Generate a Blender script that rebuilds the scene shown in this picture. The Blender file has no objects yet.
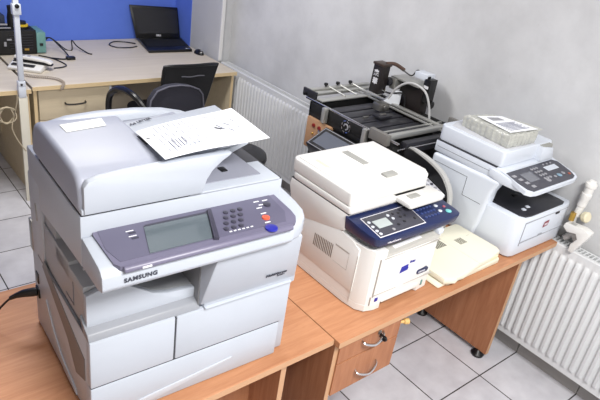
import bpy, bmesh, math, random
from math import radians, sin, cos, pi
from mathutils import Vector, Matrix
random.seed(7)
C = bpy.context.scene.collection
DZ = 0.735          # desk top height

# ------------------------------------------------------------------ materials
def lin(c):
    return tuple(((v/255)/12.92 if v/255 <= .04045 else ((v/255+.055)/1.055)**2.4) for v in c)
MATS = {}
def mat(name, rgb, rough=.5, metal=0, noise=0, nscale=20, bump=0, bscale=200, spec=.5, emit=None, stretch=None, rgb2=None, coat=0):
    if name in MATS: return MATS[name]
    m = bpy.data.materials.new(name); m.use_nodes = True
    nt = m.node_tree; b = nt.nodes['Principled BSDF']
    c = lin(rgb)
    b.inputs['Base Color'].default_value = (*c, 1)
    b.inputs['Roughness'].default_value = rough
    b.inputs['Metallic'].default_value = metal
    b.inputs['Specular IOR Level'].default_value = spec
    b.inputs['Coat Weight'].default_value = coat
    tc = nt.nodes.new('ShaderNodeTexCoord'); mp = nt.nodes.new('ShaderNodeMapping')
    nt.links.new(tc.outputs['Object'], mp.inputs['Vector'])
    if stretch: mp.inputs['Scale'].default_value = stretch
    if noise or rgb2:
        n = nt.nodes.new('ShaderNodeTexNoise'); n.inputs['Scale'].default_value = nscale
        n.inputs['Detail'].default_value = 6; n.inputs['Roughness'].default_value = .6
        nt.links.new(mp.outputs[0], n.inputs['Vector'])
        r = nt.nodes.new('ShaderNodeValToRGB')
        c2 = lin(rgb2) if rgb2 else tuple(v*(1-noise) for v in c)
        r.color_ramp.elements[0].position = .35; r.color_ramp.elements[1].position = .65
        r.color_ramp.elements[0].color = (*c2, 1); r.color_ramp.elements[1].color = (*c, 1)
        nt.links.new(n.outputs['Fac'], r.inputs['Fac']); nt.links.new(r.outputs['Color'], b.inputs['Base Color'])
    if bump:
        n2 = nt.nodes.new('ShaderNodeTexNoise'); n2.inputs['Scale'].default_value = bscale
        nt.links.new(mp.outputs[0], n2.inputs['Vector'])
        bp = nt.nodes.new('ShaderNodeBump'); bp.inputs['Strength'].default_value = bump; bp.inputs['Distance'].default_value = .002
        nt.links.new(n2.outputs['Fac'], bp.inputs['Height']); nt.links.new(bp.outputs[0], b.inputs['Normal'])
    if emit:
        b.inputs['Emission Color'].default_value = (*c, 1); b.inputs['Emission Strength'].default_value = emit
    MATS[name] = m
    return m

def wood(name, a, b_, scale, along='x'):
    m = bpy.data.materials.new(name); m.use_nodes = True; nt = m.node_tree; L = nt.links
    bs = nt.nodes['Principled BSDF']; bs.inputs['Roughness'].default_value = .5; bs.inputs['Specular IOR Level'].default_value = .35
    tc = nt.nodes.new('ShaderNodeTexCoord'); mp = nt.nodes.new('ShaderNodeMapping')
    s = {'x': (.35, 4, 4), 'y': (4, .35, 4), 'z': (4, 4, .35)}[along]
    mp.inputs['Scale'].default_value = tuple(v*scale for v in s)
    L.new(tc.outputs['Object'], mp.inputs[0])
    n = nt.nodes.new('ShaderNodeTexNoise'); n.inputs['Scale'].default_value = 4; n.inputs['Detail'].default_value = 8; n.inputs['Roughness'].default_value = .65; n.inputs['Distortion'].default_value = .5
    L.new(mp.outputs[0], n.inputs['Vector'])
    r = nt.nodes.new('ShaderNodeValToRGB'); r.color_ramp.elements[0].position = .3; r.color_ramp.elements[1].position = .7
    r.color_ramp.elements[0].color = (*lin(b_), 1); r.color_ramp.elements[1].color = (*lin(a), 1)
    L.new(n.outputs['Fac'], r.inputs[0]); L.new(r.outputs[0], bs.inputs['Base Color'])
    MATS[name] = m
    return m

def tile_mat():
    m = bpy.data.materials.new('floor_tiles'); m.use_nodes = True; nt = m.node_tree; L = nt.links
    bs = nt.nodes['Principled BSDF']
    tc = nt.nodes.new('ShaderNodeTexCoord'); mp = nt.nodes.new('ShaderNodeMapping')
    mp.inputs['Location'].default_value = (-2.332, -.984, 0)     # grid joint position in the room
    L.new(tc.outputs['Object'], mp.inputs[0])
    br = nt.nodes.new('ShaderNodeTexBrick'); br.offset = 0; br.squash = 1
    br.inputs['Scale'].default_value = 1; br.inputs['Brick Width'].default_value = .347; br.inputs['Row Height'].default_value = .347
    br.inputs['Mortar Size'].default_value = .0032; br.inputs['Mortar Smooth'].default_value = .1; br.inputs['Bias'].default_value = 0
    br.inputs['Color1'].default_value = (*lin((214, 214, 220)), 1); br.inputs['Color2'].default_value = (*lin((205, 205, 212)), 1)
    br.inputs['Mortar'].default_value = (*lin((38, 34, 32)), 1)
    L.new(mp.outputs[0], br.inputs['Vector'])
    n = nt.nodes.new('ShaderNodeTexNoise'); n.inputs['Scale'].default_value = 9; n.inputs['Detail'].default_value = 8
    L.new(tc.outputs['Object'], n.inputs['Vector'])
    mx = nt.nodes.new('ShaderNodeMix'); mx.data_type = 'RGBA'; mx.blend_type = 'MULTIPLY'; mx.inputs['Factor'].default_value = 1
    r = nt.nodes.new('ShaderNodeValToRGB'); r.color_ramp.elements[0].position = .3; r.color_ramp.elements[1].position = .7
    r.color_ramp.elements[0].color = (.80, .79, .80, 1); r.color_ramp.elements[1].color = (1, 1, 1, 1)
    L.new(n.outputs['Fac'], r.inputs[0]); L.new(br.outputs['Color'], mx.inputs['A']); L.new(r.outputs[0], mx.inputs['B'])
    L.new(mx.outputs['Result'], bs.inputs['Base Color']); bs.inputs['Roughness'].default_value = .38
    return m

def wall_mat(name, a, b_, sc=1.6):
    m = bpy.data.materials.new(name); m.use_nodes = True; nt = m.node_tree; L = nt.links
    bs = nt.nodes['Principled BSDF']; bs.inputs['Roughness'].default_value = .8; bs.inputs['Specular IOR Level'].default_value = .2
    tc = nt.nodes.new('ShaderNodeTexCoord')
    n = nt.nodes.new('ShaderNodeTexNoise'); n.inputs['Scale'].default_value = sc; n.inputs['Detail'].default_value = 9; n.inputs['Roughness'].default_value = .62
    L.new(tc.outputs['Object'], n.inputs['Vector'])
    r = nt.nodes.new('ShaderNodeValToRGB'); r.color_ramp.elements[0].position = .36; r.color_ramp.elements[1].position = .62
    r.color_ramp.elements[0].color = (*lin(b_), 1); r.color_ramp.elements[1].color = (*lin(a), 1)
    L.new(n.outputs['Fac'], r.inputs[0])
    v = nt.nodes.new('ShaderNodeTexNoise'); v.inputs['Scale'].default_value = 26; v.inputs['Detail'].default_value = 3
    mp = nt.nodes.new('ShaderNodeMapping'); mp.inputs['Scale'].default_value = (1, 1, .45); mp.inputs['Rotation'].default_value = (.6, 0, 0)
    L.new(tc.outputs['Object'], mp.inputs[0]); L.new(mp.outputs[0], v.inputs['Vector'])
    r2 = nt.nodes.new('ShaderNodeValToRGB'); r2.color_ramp.elements[0].position = .74; r2.color_ramp.elements[1].position = .80
    r2.color_ramp.elements[0].color = (1, 1, 1, 1); r2.color_ramp.elements[1].color = (.8, .79, .78, 1)
    L.new(v.outputs['Fac'], r2.inputs[0])
    mx = nt.nodes.new('ShaderNodeMix'); mx.data_type = 'RGBA'; mx.blend_type = 'MULTIPLY'; mx.inputs['Factor'].default_value = 1
    L.new(r.outputs[0], mx.inputs['A']); L.new(r2.outputs[0], mx.inputs['B']); L.new(mx.outputs['Result'], bs.inputs['Base Color'])
    return m

# ------------------------------------------------------------------ mesh builder (world coordinates)
def up(q):
    a = sum(q[i][0]*q[(i+1) % len(q)][1]-q[(i+1) % len(q)][0]*q[i][1] for i in range(len(q)))
    return q if a > 0 else q[::-1]
class MB:
    def __init__(s): s.bm = bmesh.new(); s.mats = []; s.cur = 0
    def use(s, m):
        if m not in s.mats: s.mats.append(m)
        s.cur = s.mats.index(m); return s
    def _merge(s, t):
        for f in t.faces: f.material_index = s.cur
        me = bpy.data.meshes.new('tmp'); t.to_mesh(me); t.free(); s.bm.from_mesh(me); bpy.data.meshes.remove(me)
        return s
    def _bev(s, t, w, seg, ang=30):
        if w > 0:
            bmesh.ops.recalc_face_normals(t, faces=t.faces)
            e = [e for e in t.edges if len(e.link_faces) == 2 and e.calc_face_angle(0) > radians(ang)]
            bmesh.ops.bevel(t, geom=e, offset=w, segments=seg, profile=.5, affect='EDGES', clamp_overlap=True)
    def box(s, a, b, bev=0, seg=2, M=None):
        t = bmesh.new(); bmesh.ops.create_cube(t, size=1)
        for v in t.verts: v.co = Vector([(a[i]+b[i])/2 + v.co[i]*(b[i]-a[i]) for i in range(3)])
        s._bev(t, bev, seg)
        if M: bmesh.ops.transform(t, matrix=M, verts=t.verts)
        return s._merge(t)
    def hexa(s, p, bev=0, seg=2):      # bottom 4 (ccw), top 4
        t = bmesh.new(); v = [t.verts.new(q) for q in p]
        for f in ((3,2,1,0),(4,5,6,7),(0,1,5,4),(1,2,6,5),(2,3,7,6),(3,0,4,7)): t.faces.new([v[i] for i in f])
        bmesh.ops.recalc_face_normals(t, faces=t.faces); s._bev(t, bev, seg); return s._merge(t)
    def prof(s, pts, axis, a, b, bev=0, seg=2, ang=30, M=None):   # polygon extruded along an axis
        def mk(p, d):
            return {'x': (d, p[0], p[1]), 'y': (p[0], d, p[1]), 'z': (p[0], p[1], d)}[axis]
        t = bmesh.new(); v0 = [t.verts.new(mk(p, a)) for p in pts]; v1 = [t.verts.new(mk(p, b)) for p in pts]
        n = len(pts); t.faces.new(v0); t.faces.new(v1)
        for i in range(n): t.faces.new((v0[i], v0[(i+1) % n], v1[(i+1) % n], v1[i]))
        bmesh.ops.recalc_face_normals(t, faces=t.faces); s._bev(t, bev, seg, ang)
        if M: bmesh.ops.transform(t, matrix=M, verts=t.verts)
        return s._merge(t)
    def tube(s, pts, r, n=8, closed=False):
        pts = [Vector(p) for p in pts]; t = bmesh.new(); rings = []
        N = len(pts); prev = None
        for i, p in enumerate(pts):
            if closed: d = pts[(i+1) % N]-pts[i-1]
            else: d = (pts[min(i+1, N-1)]-pts[max(i-1, 0)])
            d.normalize()
            if prev is None:
                u = d.cross(Vector((0, 0, 1)));
                if u.length < 1e-3: u = d.cross(Vector((0, 1, 0)))
            else: u = prev - d*prev.dot(d)
            u.normalize(); prev = u; w = d.cross(u)
            rr = r[i] if isinstance(r, (list, tuple)) else r
            rings.append([t.verts.new(p+(u*cos(2*pi*k/n)+w*sin(2*pi*k/n))*rr) for k in range(n)])
        for i in range(N if closed else N-1):
            A, B = rings[i], rings[(i+1) % N]
            for k in range(n): t.faces.new((A[k], A[(k+1) % n], B[(k+1) % n], B[k]))
        if not closed: t.faces.new(rings[0][::-1]); t.faces.new(rings[-1])
        bmesh.ops.recalc_face_normals(t, faces=t.faces)
        return s._merge(t)
    def cyl(s, p0, p1, r0, r1=None, n=20): return s.tube([p0, p1], [r0, r0 if r1 is None else r1], n)
    def lathe(s, base, axis, prof, n=24):       # prof: (distance along axis, radius)
        base = Vector(base); ax = Vector(axis).normalized()
        return s.tube([base+ax*d for d, r in prof], [max(r, 1e-5) for d, r in prof], n)
    def quad(s, p):
        t = bmesh.new(); t.faces.new([t.verts.new(q) for q in p]); return s._merge(t)
    def slab(s, pts, th):                        # polygon in space with thickness along its normal
        pts = [Vector(p) for p in pts]; nrm = Vector((0, 0, 0))
        for i in range(len(pts)): nrm += pts[i].cross(pts[(i+1) % len(pts)])
        nrm.normalize()
        t = bmesh.new(); a = [t.verts.new(p) for p in pts]; b = [t.verts.new(p-nrm*th) for p in pts]; n = len(pts)
        t.faces.new(a); t.faces.new(b[::-1])
        for i in range(n): t.faces.new((a[i], b[i], b[(i+1) % n], a[(i+1) % n]))
        bmesh.ops.recalc_face_normals(t, faces=t.faces)
        return s._merge(t)
    def grid(s, rows, close=False):
        t = bmesh.new(); V = [[t.verts.new(p) for p in r] for r in rows]
        for i in range(len(V)-1):
            for j in range(len(V[0])-1): t.faces.new((V[i][j], V[i][j+1], V[i+1][j+1], V[i+1][j]))
        bmesh.ops.recalc_face_normals(t, faces=t.faces)
        return s._merge(t)
    def text(s, body, o, xd, yd, size, th=.0006, space=1.0, bold=0):
        cu = bpy.data.curves.new('txt', 'FONT'); cu.body = body; cu.size = size; cu.extrude = th; cu.offset = bold; cu.space_character = space
        ob = bpy.data.objects.new('txt', cu); C.objects.link(ob); bpy.context.view_layer.update()
        me = bpy.data.meshes.new_from_object(ob.evaluated_get(bpy.context.evaluated_depsgraph_get()))
        x = Vector(xd).normalized(); y = Vector(yd).normalized(); y = (y-x*y.dot(x)).normalized(); z = x.cross(y)
        M = Matrix(((x.x, y.x, z.x, o[0]), (x.y, y.y, z.y, o[1]), (x.z, y.z, z.z, o[2]), (0, 0, 0, 1)))
        t = bmesh.new(); t.from_mesh(me); bmesh.ops.transform(t, matrix=M, verts=t.verts)
        bpy.data.objects.remove(ob); bpy.data.curves.remove(cu); bpy.data.meshes.remove(me)
        return s._merge(t)
    def build(s, name, parent=None, m=None, local=False, smooth=True):
        if m is not None: s.mats = [m]
        root = parent
        while root is not None and root.parent is not None: root = root.parent
        if root is not None and not local:
            M = (Matrix.Translation(root.location) @ Matrix.Rotation(root.rotation_euler.z, 4, 'Z')).inverted()
            bmesh.ops.transform(s.bm, matrix=M, verts=s.bm.verts)
        me = bpy.data.meshes.new(name); s.bm.to_mesh(me); s.bm.free()
        for k in s.mats: me.materials.append(k)
        if smooth:
            me.polygons.foreach_set('use_smooth', [True]*len(me.polygons)); me.set_sharp_from_angle(angle=radians(32))
        o = bpy.data.objects.new(name, me); C.objects.link(o)
        if parent is not None: o.parent = parent
        return o

def thing(name, label, cat, loc=(0, 0, 0), rz=0, group=None):
    o = bpy.data.objects.new(name, None); C.objects.link(o); o.empty_display_size = .05
    o.location = loc; o.rotation_euler = (0, 0, rz); o['label'] = label; o['category'] = cat
    if group: o['group'] = group
    return o
def single(mb, name, label, cat, loc, m=None, group=None, stuff=False):
    """a thing that is one mesh with its origin at loc"""
    bmesh.ops.translate(mb.bm, vec=-Vector(loc), verts=mb.bm.verts)
    o = mb.build(name, None, m); o.location = loc
    o['label'] = label; o['category'] = cat
    if group: o['group'] = group
    if stuff: o['kind'] = 'stuff'
    return o
def struct(mb, name, m, label=None):
    o = mb.build(name, None, m, smooth=False); o['kind'] = 'structure'
    if label: o['label'] = label
    return o
def arc(c, r, a0, a1, n, plane='xz', d=0):
    out = []
    for i in range(n+1):
        a = radians(a0+(a1-a0)*i/n); u, v = c[0]+r*cos(a), c[1]+r*sin(a)
        out.append({'xz': (u, d, v), 'yz': (d, u, v), 'xy': (u, v, d), '2': (u, v)}[plane])
    return out
def rrect(x0, y0, x1, y1, r, n=4):
    if not isinstance(r, (list, tuple)): r = [r]*4     # BL, BR, TR, TL
    P = []
    for (cx, cy, a, q) in ((x0+r[0], y0+r[0], 180, r[0]), (x1-r[1], y0+r[1], 270, r[1]), (x1-r[2], y1-r[2], 0, r[2]), (x0+r[3], y1-r[3], 90, r[3])):
        P += [(cx+q*cos(radians(a+90*i/n)), cy+q*sin(radians(a+90*i/n))) for i in range(n+1)]
    return P
def smoothpath(pts, n=6):
    pts = [Vector(p) for p in pts]; out = []
    for i in range(len(pts)-1):
        p0 = pts[max(i-1, 0)]; p1 = pts[i]; p2 = pts[i+1]; p3 = pts[min(i+2, len(pts)-1)]
        for k in range(n):
            t = k/n
            out.append(.5*((2*p1)+(-p0+p2)*t+(2*p0-5*p1+4*p2-p3)*t*t+(-p0+3*p1-3*p2+p3)*t**3))
    out.append(pts[-1]); return out

# palette
cool = mat('cool_grey_plastic', (178, 184, 194), .42, noise=.04, nscale=6, bump=.05, bscale=900)
coolt = mat('cool_grey_lid_plastic', (158, 162, 176), .45, noise=.04, nscale=6, bump=.05, bscale=900)
shelfg = mat('mid_grey_plastic', (160, 162, 166), .45)
darkcav = mat('dark_grey_plastic', (70, 71, 74), .5)
seamm = mat('seam_dark', (52, 52, 58), .6)
purple = mat('slate_purple_panel', (104, 101, 122), .35)
purpled = mat('dark_slate_panel', (60, 58, 72), .35)
glassy = mat('grey_display_glass', (88, 97, 103), .12, spec=.6)
redb = mat('orange_red_button', (232, 92, 66), .35)
blueb = mat('blue_button', (38, 42, 150), .35)
whitep = mat('white_plastic', (222, 221, 218), .4)
whitec = mat('cold_white_plastic', (208, 214, 224), .38)
creamp = mat('cream_plastic', (222, 219, 200), .45)
navy = mat('navy_plastic', (27, 38, 78), .32)
charcoal = mat('charcoal_plastic', (40, 40, 46), .4)
charcoal2 = mat('panel_charcoal', (62, 62, 72), .35)
blackp = mat('black_plastic', (18, 18, 20), .35)
blackm = mat('black_matte', (14, 14, 15), .7)
greyp = mat('grey_buttons', (150, 150, 156), .4)
lightmark = mat('light_print', (225, 225, 230), .5)
inkm = mat('grey_ink', (60, 62, 74), .6)
paperm = mat('white_paper', (240, 242, 247), .7)
metal = mat('brushed_metal', (150, 148, 144), .35, metal=.85)
alu = mat('dull_aluminium', (188, 188, 184), .38, metal=.7)
chrome = mat('chrome', (205, 205, 208), .18, metal=1)
brass = mat('brass', (196, 160, 80), .3, metal=.8)
radw = mat('radiator_enamel', (214, 216, 218), .35)
slot_shade = mat('grille_shade', (60, 60, 60), .7)
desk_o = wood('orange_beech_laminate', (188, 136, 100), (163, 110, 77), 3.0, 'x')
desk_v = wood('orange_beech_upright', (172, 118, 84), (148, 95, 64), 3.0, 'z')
desk_e = mat('beech_edge', (190, 148, 112), .5)
maple = wood('pale_maple_laminate', (212, 202, 186), (200, 189, 172), 1.2, 'x')
maple_e = mat('maple_edge', (216, 192, 150), .5)
maple_v = wood('pale_maple_upright', (214, 200, 172), (203, 188, 160), 2.0, 'x')
fab = mat('charcoal_fabric', (44, 44, 54), .9, bump=.4, bscale=600)
meshb = mat('black_mesh', (22, 22, 25), .75, bump=.5, bscale=700)
teal = mat('teal_plastic', (104, 148, 144), .4)
tan = mat('tan_panel', (172, 134, 102), .5)

# ------------------------------------------------------------------ the room
WX, WYB, WZ = 2.68, 4.69, 2.85
X0, Y0 = -1.5, -1.9
greyw = wall_mat('mottled_grey_paint', (214, 215, 217), (192, 193, 195))
bluew = wall_mat('blue_paint', (100, 130, 222), (92, 121, 214))
whitew = wall_mat('plain_white_paint', (222, 221, 217), (212, 211, 207))
struct(MB().box((X0, Y0, -.06), (WX, WYB, 0)), 'floor', tile_mat())
struct(MB().box((X0, Y0, WZ), (WX, WYB, WZ+.06)), 'ceiling', whitew)
struct(MB().box((WX, Y0, 0), (WX+.1, WYB, WZ)), 'wall_right', greyw)
struct(MB().box((X0-.1, WYB, 0), (WX+.1, WYB+.1, WZ)), 'wall_back', bluew)
struct(MB().box((X0-.1, Y0, 0), (X0, WYB, WZ)), 'wall_left', wall_mat('taupe_paint', (158, 148, 140), (150, 140, 132)))  # unseen wall, its colour darkened to keep the copier's left side dim
struct(MB().box((X0-.1, Y0-.1, 0), (WX+.1, Y0, WZ)), 'wall_front', whitew)
struct(MB().box((2.575, 3.97, 0), (WX-.0005, WYB, WZ)), 'wall_pier', greyw)
struct(MB().box((2.571, 4.42, 0), (2.575, WYB, WZ)), 'wall_pier_painted', bluew)
struct(MB().box((2.571, 3.955, DZ), (2.60, 3.97, WZ), .003), 'trim_1', mat('white_trim', (224, 224, 224), .5))
sk = MB(); skm = mat('grey_skirting_tile', (158, 156, 154), .4, noise=.08, nscale=9)
yy = .984-.347*9
while yy < 3.95:
    sk.box((WX-.012, max(yy, Y0)+.002, 0), (WX, min(yy+.345, 3.968), .078), .001); yy += .347
struct(sk, 'baseboard_right', skm)
struct(MB().box((X0, WYB-.012, 0), (2.57, WYB, .078)), 'baseboard_back', skm)

# ------------------------------------------------------------------ radiators
def radiator(label, y0, y1, pitch=.0365):
    zb, zt, xf = .115, .727, 2.592
    r = thing('panel_radiator', label, 'radiator', (2.64, (y0+y1)/2, zb), 0, 'white panel radiators on the grey wall')
    n = max(2, int((y1-y0-.07)/pitch)); st = (y1-y0-.07)/n
    ys = [y0, y0+.03]; off = [0, 0]
    for i in range(n):
        b = y0+.035+i*st
        for f, o in ((.12, 0), (.3, .55), (.4, 1), (.72, 1), (.82, .55), (.98, 0)): ys.append(b+f*st); off.append(o)
    ys += [y1-.03, y1]; off += [0, 0]
    rows = []
    for z, k in ((zb, 0), (zb+.03, 0), (zb+.04, .6), (zb+.055, 1), (zt-.065, 1), (zt-.05, .6), (zt-.04, 0), (zt-.004, 0)):
        rows.append([(xf-.015*k*o, y, z) for y, o in zip(ys, off)])
    rows.append([(xf+.004, y, zt) for y in ys]); rows.append([(xf+.012, y, zt) for y in ys])
    MB().grid(rows).build('front_panel', r, radw)
    MB().box((xf+.0005, y0, zb), (xf+.004, y1, zt-.012)).box((2.655, y0, zb), (2.662, y1, zt-.01)).box((2.618, y0+.01, zb+.02), (2.63, y1-.01, zt-.03)).build('convector', r, radw)
    for e in (y0, y1-.012):
        MB().box((xf+.002, e, zb), (2.664, e+.012, zt-.002), .002).build('side_cover', r, radw)
    g = MB().use(radw).box((xf+.011, y0, zt-.004), (xf+.02, y1, zt)).box((2.655, y0, zt-.004), (2.664, y1, zt))
    k = y0
    while k < y1: g.box((xf+.018, k, zt-.010), (2.657, k+.006, zt-.0005)); k += .019
    g.build('top_grille', r)
    MB().box((xf+.012, y0+.01, zt-.03), (2.655, y1-.01, zt-.028)).build('grille_shade_sheet', r, slot_shade)  # dark sheet: shade between the grille bars put into its colour
    for e in (y0+.15, y1-.15): MB().box((2.661, e-.02, .2), (2.677, e+.02, .6), .002).build('wall_bracket', r, radw)
    return r
radiator('white panel radiator with fine ribs under the wall beside the pale corner desk', 2.02, 3.955, .0375)
radiator('white ribbed panel radiator right of the orange desk end, below the white office printer', -.62, 1.70, .0395)

# ------------------------------------------------------------------ orange front desks
t = thing('office_desk', 'orange beech desk carrying the big grey copier, front edge set back from its neighbour', 'desk', (.5, 1.35, 0), 0, 'orange beech office desks')
MB().box((-.22, .992, DZ-.026), (1.178, 1.722, DZ), .0015, 1).build('desk_top', t, desk_o)
MB().box((-.22, .9915, DZ-.024), (1.178, .9925, DZ-.002)).build('edge_band', t, desk_e)
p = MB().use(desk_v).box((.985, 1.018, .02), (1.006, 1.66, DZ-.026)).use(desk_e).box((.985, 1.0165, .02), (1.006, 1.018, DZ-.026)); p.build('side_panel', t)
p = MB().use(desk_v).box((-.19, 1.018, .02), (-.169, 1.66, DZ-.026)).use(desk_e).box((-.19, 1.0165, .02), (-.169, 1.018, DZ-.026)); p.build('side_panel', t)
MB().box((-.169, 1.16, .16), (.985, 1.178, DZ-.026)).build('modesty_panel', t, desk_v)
for x in (-.18, .995):
    for y in (1.06, 1.60): MB().lathe((x, y, 0), (0, 0, 1), [(0, .022), (.012, .022), (.021, .012)]).build('foot', t, blackp)

t = thing('office_desk', 'orange beech desk with drawers and key, holding the white printers, end leg by the radiator', 'desk', (1.9, 1.35, 0), 0, 'orange beech office desks')
MB().box((1.181, .968, DZ-.026), (2.585, 1.722, DZ), .0015, 1).build('desk_top', t, desk_o)
MB().box((1.181, .9675, DZ-.024), (2.585, .9685, DZ-.002)).build('edge_band', t, desk_e)
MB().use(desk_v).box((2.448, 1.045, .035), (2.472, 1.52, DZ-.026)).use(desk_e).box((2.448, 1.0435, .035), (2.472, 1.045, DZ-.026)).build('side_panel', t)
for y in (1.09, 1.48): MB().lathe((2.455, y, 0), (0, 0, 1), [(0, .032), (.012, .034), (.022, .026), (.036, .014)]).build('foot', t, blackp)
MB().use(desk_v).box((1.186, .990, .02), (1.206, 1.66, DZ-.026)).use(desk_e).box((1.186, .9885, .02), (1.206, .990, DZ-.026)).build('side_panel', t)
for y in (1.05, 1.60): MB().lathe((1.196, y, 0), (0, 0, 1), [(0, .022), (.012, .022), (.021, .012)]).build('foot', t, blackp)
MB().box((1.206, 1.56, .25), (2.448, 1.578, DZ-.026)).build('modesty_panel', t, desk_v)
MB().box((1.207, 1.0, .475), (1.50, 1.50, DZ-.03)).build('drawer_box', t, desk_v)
for k, (z0, z1) in enumerate(((.618, .705), (.470, .614))):
    d = MB().box((1.206, .982, z0), (1.515, .999, z1), .001, 1).build('drawer', t, desk_v)
    zz = (z0+z1)/2 + (.012 if k == 0 else -.005)
    h = smoothpath([(1.30+.012, .982, zz+.006), (1.315, .966, zz), (1.36, .955, zz-.012), (1.405, .966, zz), (1.418, .982, zz+.006)], 5)
    MB().tube(h, [0.003+.0022*sin(pi*i/(len(h)-1)) for i in range(len(h))], 8).build('handle', d, chrome)
    if k == 0:
        MB().use(metal).lathe((1.40, .983, .692-.012), (0, -1, 0), [(0, .009), (.004, .009), (.005, .005)]).build('lock', d)
        MB().use(blackp).box((1.396, .960, .663), (1.402, .977, .681), .002).lathe((1.399, .955, .669), (1, 0, 0), [(-.002, .010), (.004, .011)]).box((1.385, .957, .655), (1.398, .963, .672), .002).build('key', d)
MB().lathe((1.517, .995, .668), (.93, -.35, 0), [(0, .006), (.022, .007), (.024, .011), (.042, .012), (.045, .008)]).build('side_knob', t, mat('peg_wood', (206, 168, 104), .5))

# ------------------------------------------------------------------ big grey copier
t = thing('office_copier', 'large pale grey office copier with purple-grey touch panel on the left orange desk', 'copier', (.70, 1.28, DZ))
def part(mb, name, m=None, par=None): return mb.build(name, par or t, m)
# base body
body = MB().use(cool).box((.397, 1.066, DZ+.004), (1.003, 1.52, 1.012), .006)
body.box((.70, 1.052, 1.0), (1.003, 1.50, 1.10), .006)
body.hexa([(.688, 1.052, 1.02), (1.003, 1.052, 1.02), (1.003, 1.50, 1.02), (.688, 1.50, 1.02), (.688, .982, 1.215), (.945, .982, 1.215), (1.003, 1.45, 1.215), (.688, 1.45, 1.215)], .006)
body.box((.397, 1.405, 1.0), (1.0, 1.51, 1.26), .006)                         # rear column
body.use(shelfg).hexa([(.406, 1.275, 1.05), (.43, 1.275, 1.05), (.43, 1.40, 1.05), (.406, 1.40, 1.05), (.406, 1.34, 1.245), (.43, 1.34, 1.245), (.43, 1.40, 1.245), (.406, 1.40, 1.245)], .004)
body.use(coolt).box((.404, 1.50, .80), (.96, 1.54, 1.24), .008)
b0 = part(body, 'body')
MB().box((.395, 1.505, 1.00), (.402, 1.53, 1.10), .002).build('hinge_cover', t, metal)
MB().box((.395, 1.44, 1.135), (.400, 1.452, 1.185), .001).build('hinge_latch', t, metal)
# front covers
MB().box((.396, 1.050, .865), (.618, 1.075, 1.010), .004).build('left_cover', t, cool)
MB().hexa([(.396, 1.054, 1.008), (.69, 1.054, 1.008), (.69, 1.09, 1.008), (.396, 1.09, 1.008), (.396, 1.064, 1.026), (.69, 1.064, 1.026), (.69, 1.12, 1.05), (.396, 1.12, 1.05)], .003).build('cover_ledge', t, mat('ledge_grey', (136, 139, 146), .45))
MB().box((.622, 1.050, .865), (.985, 1.075, 1.008), .004).build('right_cover', t, cool)
MB().use(cool).box((.70, 1.044, 1.006), (.985, 1.06, 1.014), .003).build('cover_lip', t)
MB().use(seamm).box((.398, 1.0535, .861), (.966, 1.07, .866)).box((.6175, 1.0535, .866), (.6225, 1.07, 1.004)).build('seam', t)
tr = MB().use(cool).box((.396, 1.050, DZ+.003), (.966, 1.09, .861), .004).build('paper_tray', t)
MB().use(mat('tray_scoop', (186, 191, 200), .4)).prof([(.50, .755), (.55, .748), (.80, .790), (.805, .796), (.54, .770), (.49, .760)], 'y', 1.047, 1.052, .0008).build('grip_ridge', tr)
# output tray (scooped block)
op = [(.402, 1.02), (.402, 1.125), (.43, 1.133), (.465, 1.136), (.50, 1.128), (.535, 1.105), (.57, 1.08), (.61, 1.068), (.688, 1.062), (.688, 1.02)]
o1 = MB().use(cool).prof(op, 'y', 1.083, 1.10, .002)
o1.use(shelfg).prof([(a, b+.0005+(0 if b < 1.03 else .0)) for a, b in op], 'y', 1.10, 1.40, 0)
o1.use(shelfg).box((.4015, 1.10, 1.10), (.505, 1.30, 1.140), .002).box((.4015, 1.20, 1.10), (.50, 1.40, 1.150), .002)
o1.use(lightmark).box((.425, 1.165, 1.1405), (.49, 1.17, 1.143)).box((.44, 1.148, 1.1405), (.50, 1.153, 1.143)).box((.435, 1.262, 1.1505), (.47, 1.267, 1.153))
part(o1, 'output_tray')
x1 = MB().use(cool).prof([(.52, 1.16), (.56, 1.145), (.61, 1.142), (.66, 1.155), (.66, 1.18), (.52, 1.19)], 'y', 1.22, 1.30, .004)
x1.use(darkcav).box((.43, 1.30, 1.06), (.69, 1.32, 1.235)).box((.6, 1.24, 1.06), (.684, 1.30, 1.19), .003)
x1.use(shelfg).box((.60, 1.18, 1.18), (.684, 1.25, 1.19)).use(lightmark).box((.56, 1.2, 1.20), (.68, 1.206, 1.206))
part(x1, 'paper_exit')
MB().box((.6845, 1.06, 1.02), (.6885, 1.36, 1.205)).box((.6835, 1.14, 1.03), (.6885, 1.146, 1.205)).build('cavity_wall', t, mat('cavity_grey', (128, 128, 130), .5))
# side details
MB().use(mat('side_grille_grey', (120, 118, 118), .5)).prof([(1.16, .83), (1.09, .86), (1.09, .93), (1.40, 1.03), (1.42, 1.0), (1.22, .90)], 'x', .3955, .3985).build('side_grille', t)
MB().use(cool).prof([(1.40, .90), (1.37, .80), (1.26, .752), (1.16, .748), (1.17, .765), (1.27, .785), (1.34, .83)], 'x', .3935, .398, .001).build('lift_handle', t)
MB().use(mat('side_seam_grey', (120, 120, 126), .6)).box((.4005, 1.17, 1.04), (.4025, 1.173, 1.11)).box((.4005, 1.17, 1.04), (.4025, 1.23, 1.043)).box((.3962, 1.075, 1.012), (.403, 1.46, 1.016)).build('side_seam', t)
MB().use(blackp).box((.392, 1.468, .855), (.402, 1.50, .885), .002).box((.394, 1.47, .905), (.40, 1.495, .94), .002).build('power_inlet', t)
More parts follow.
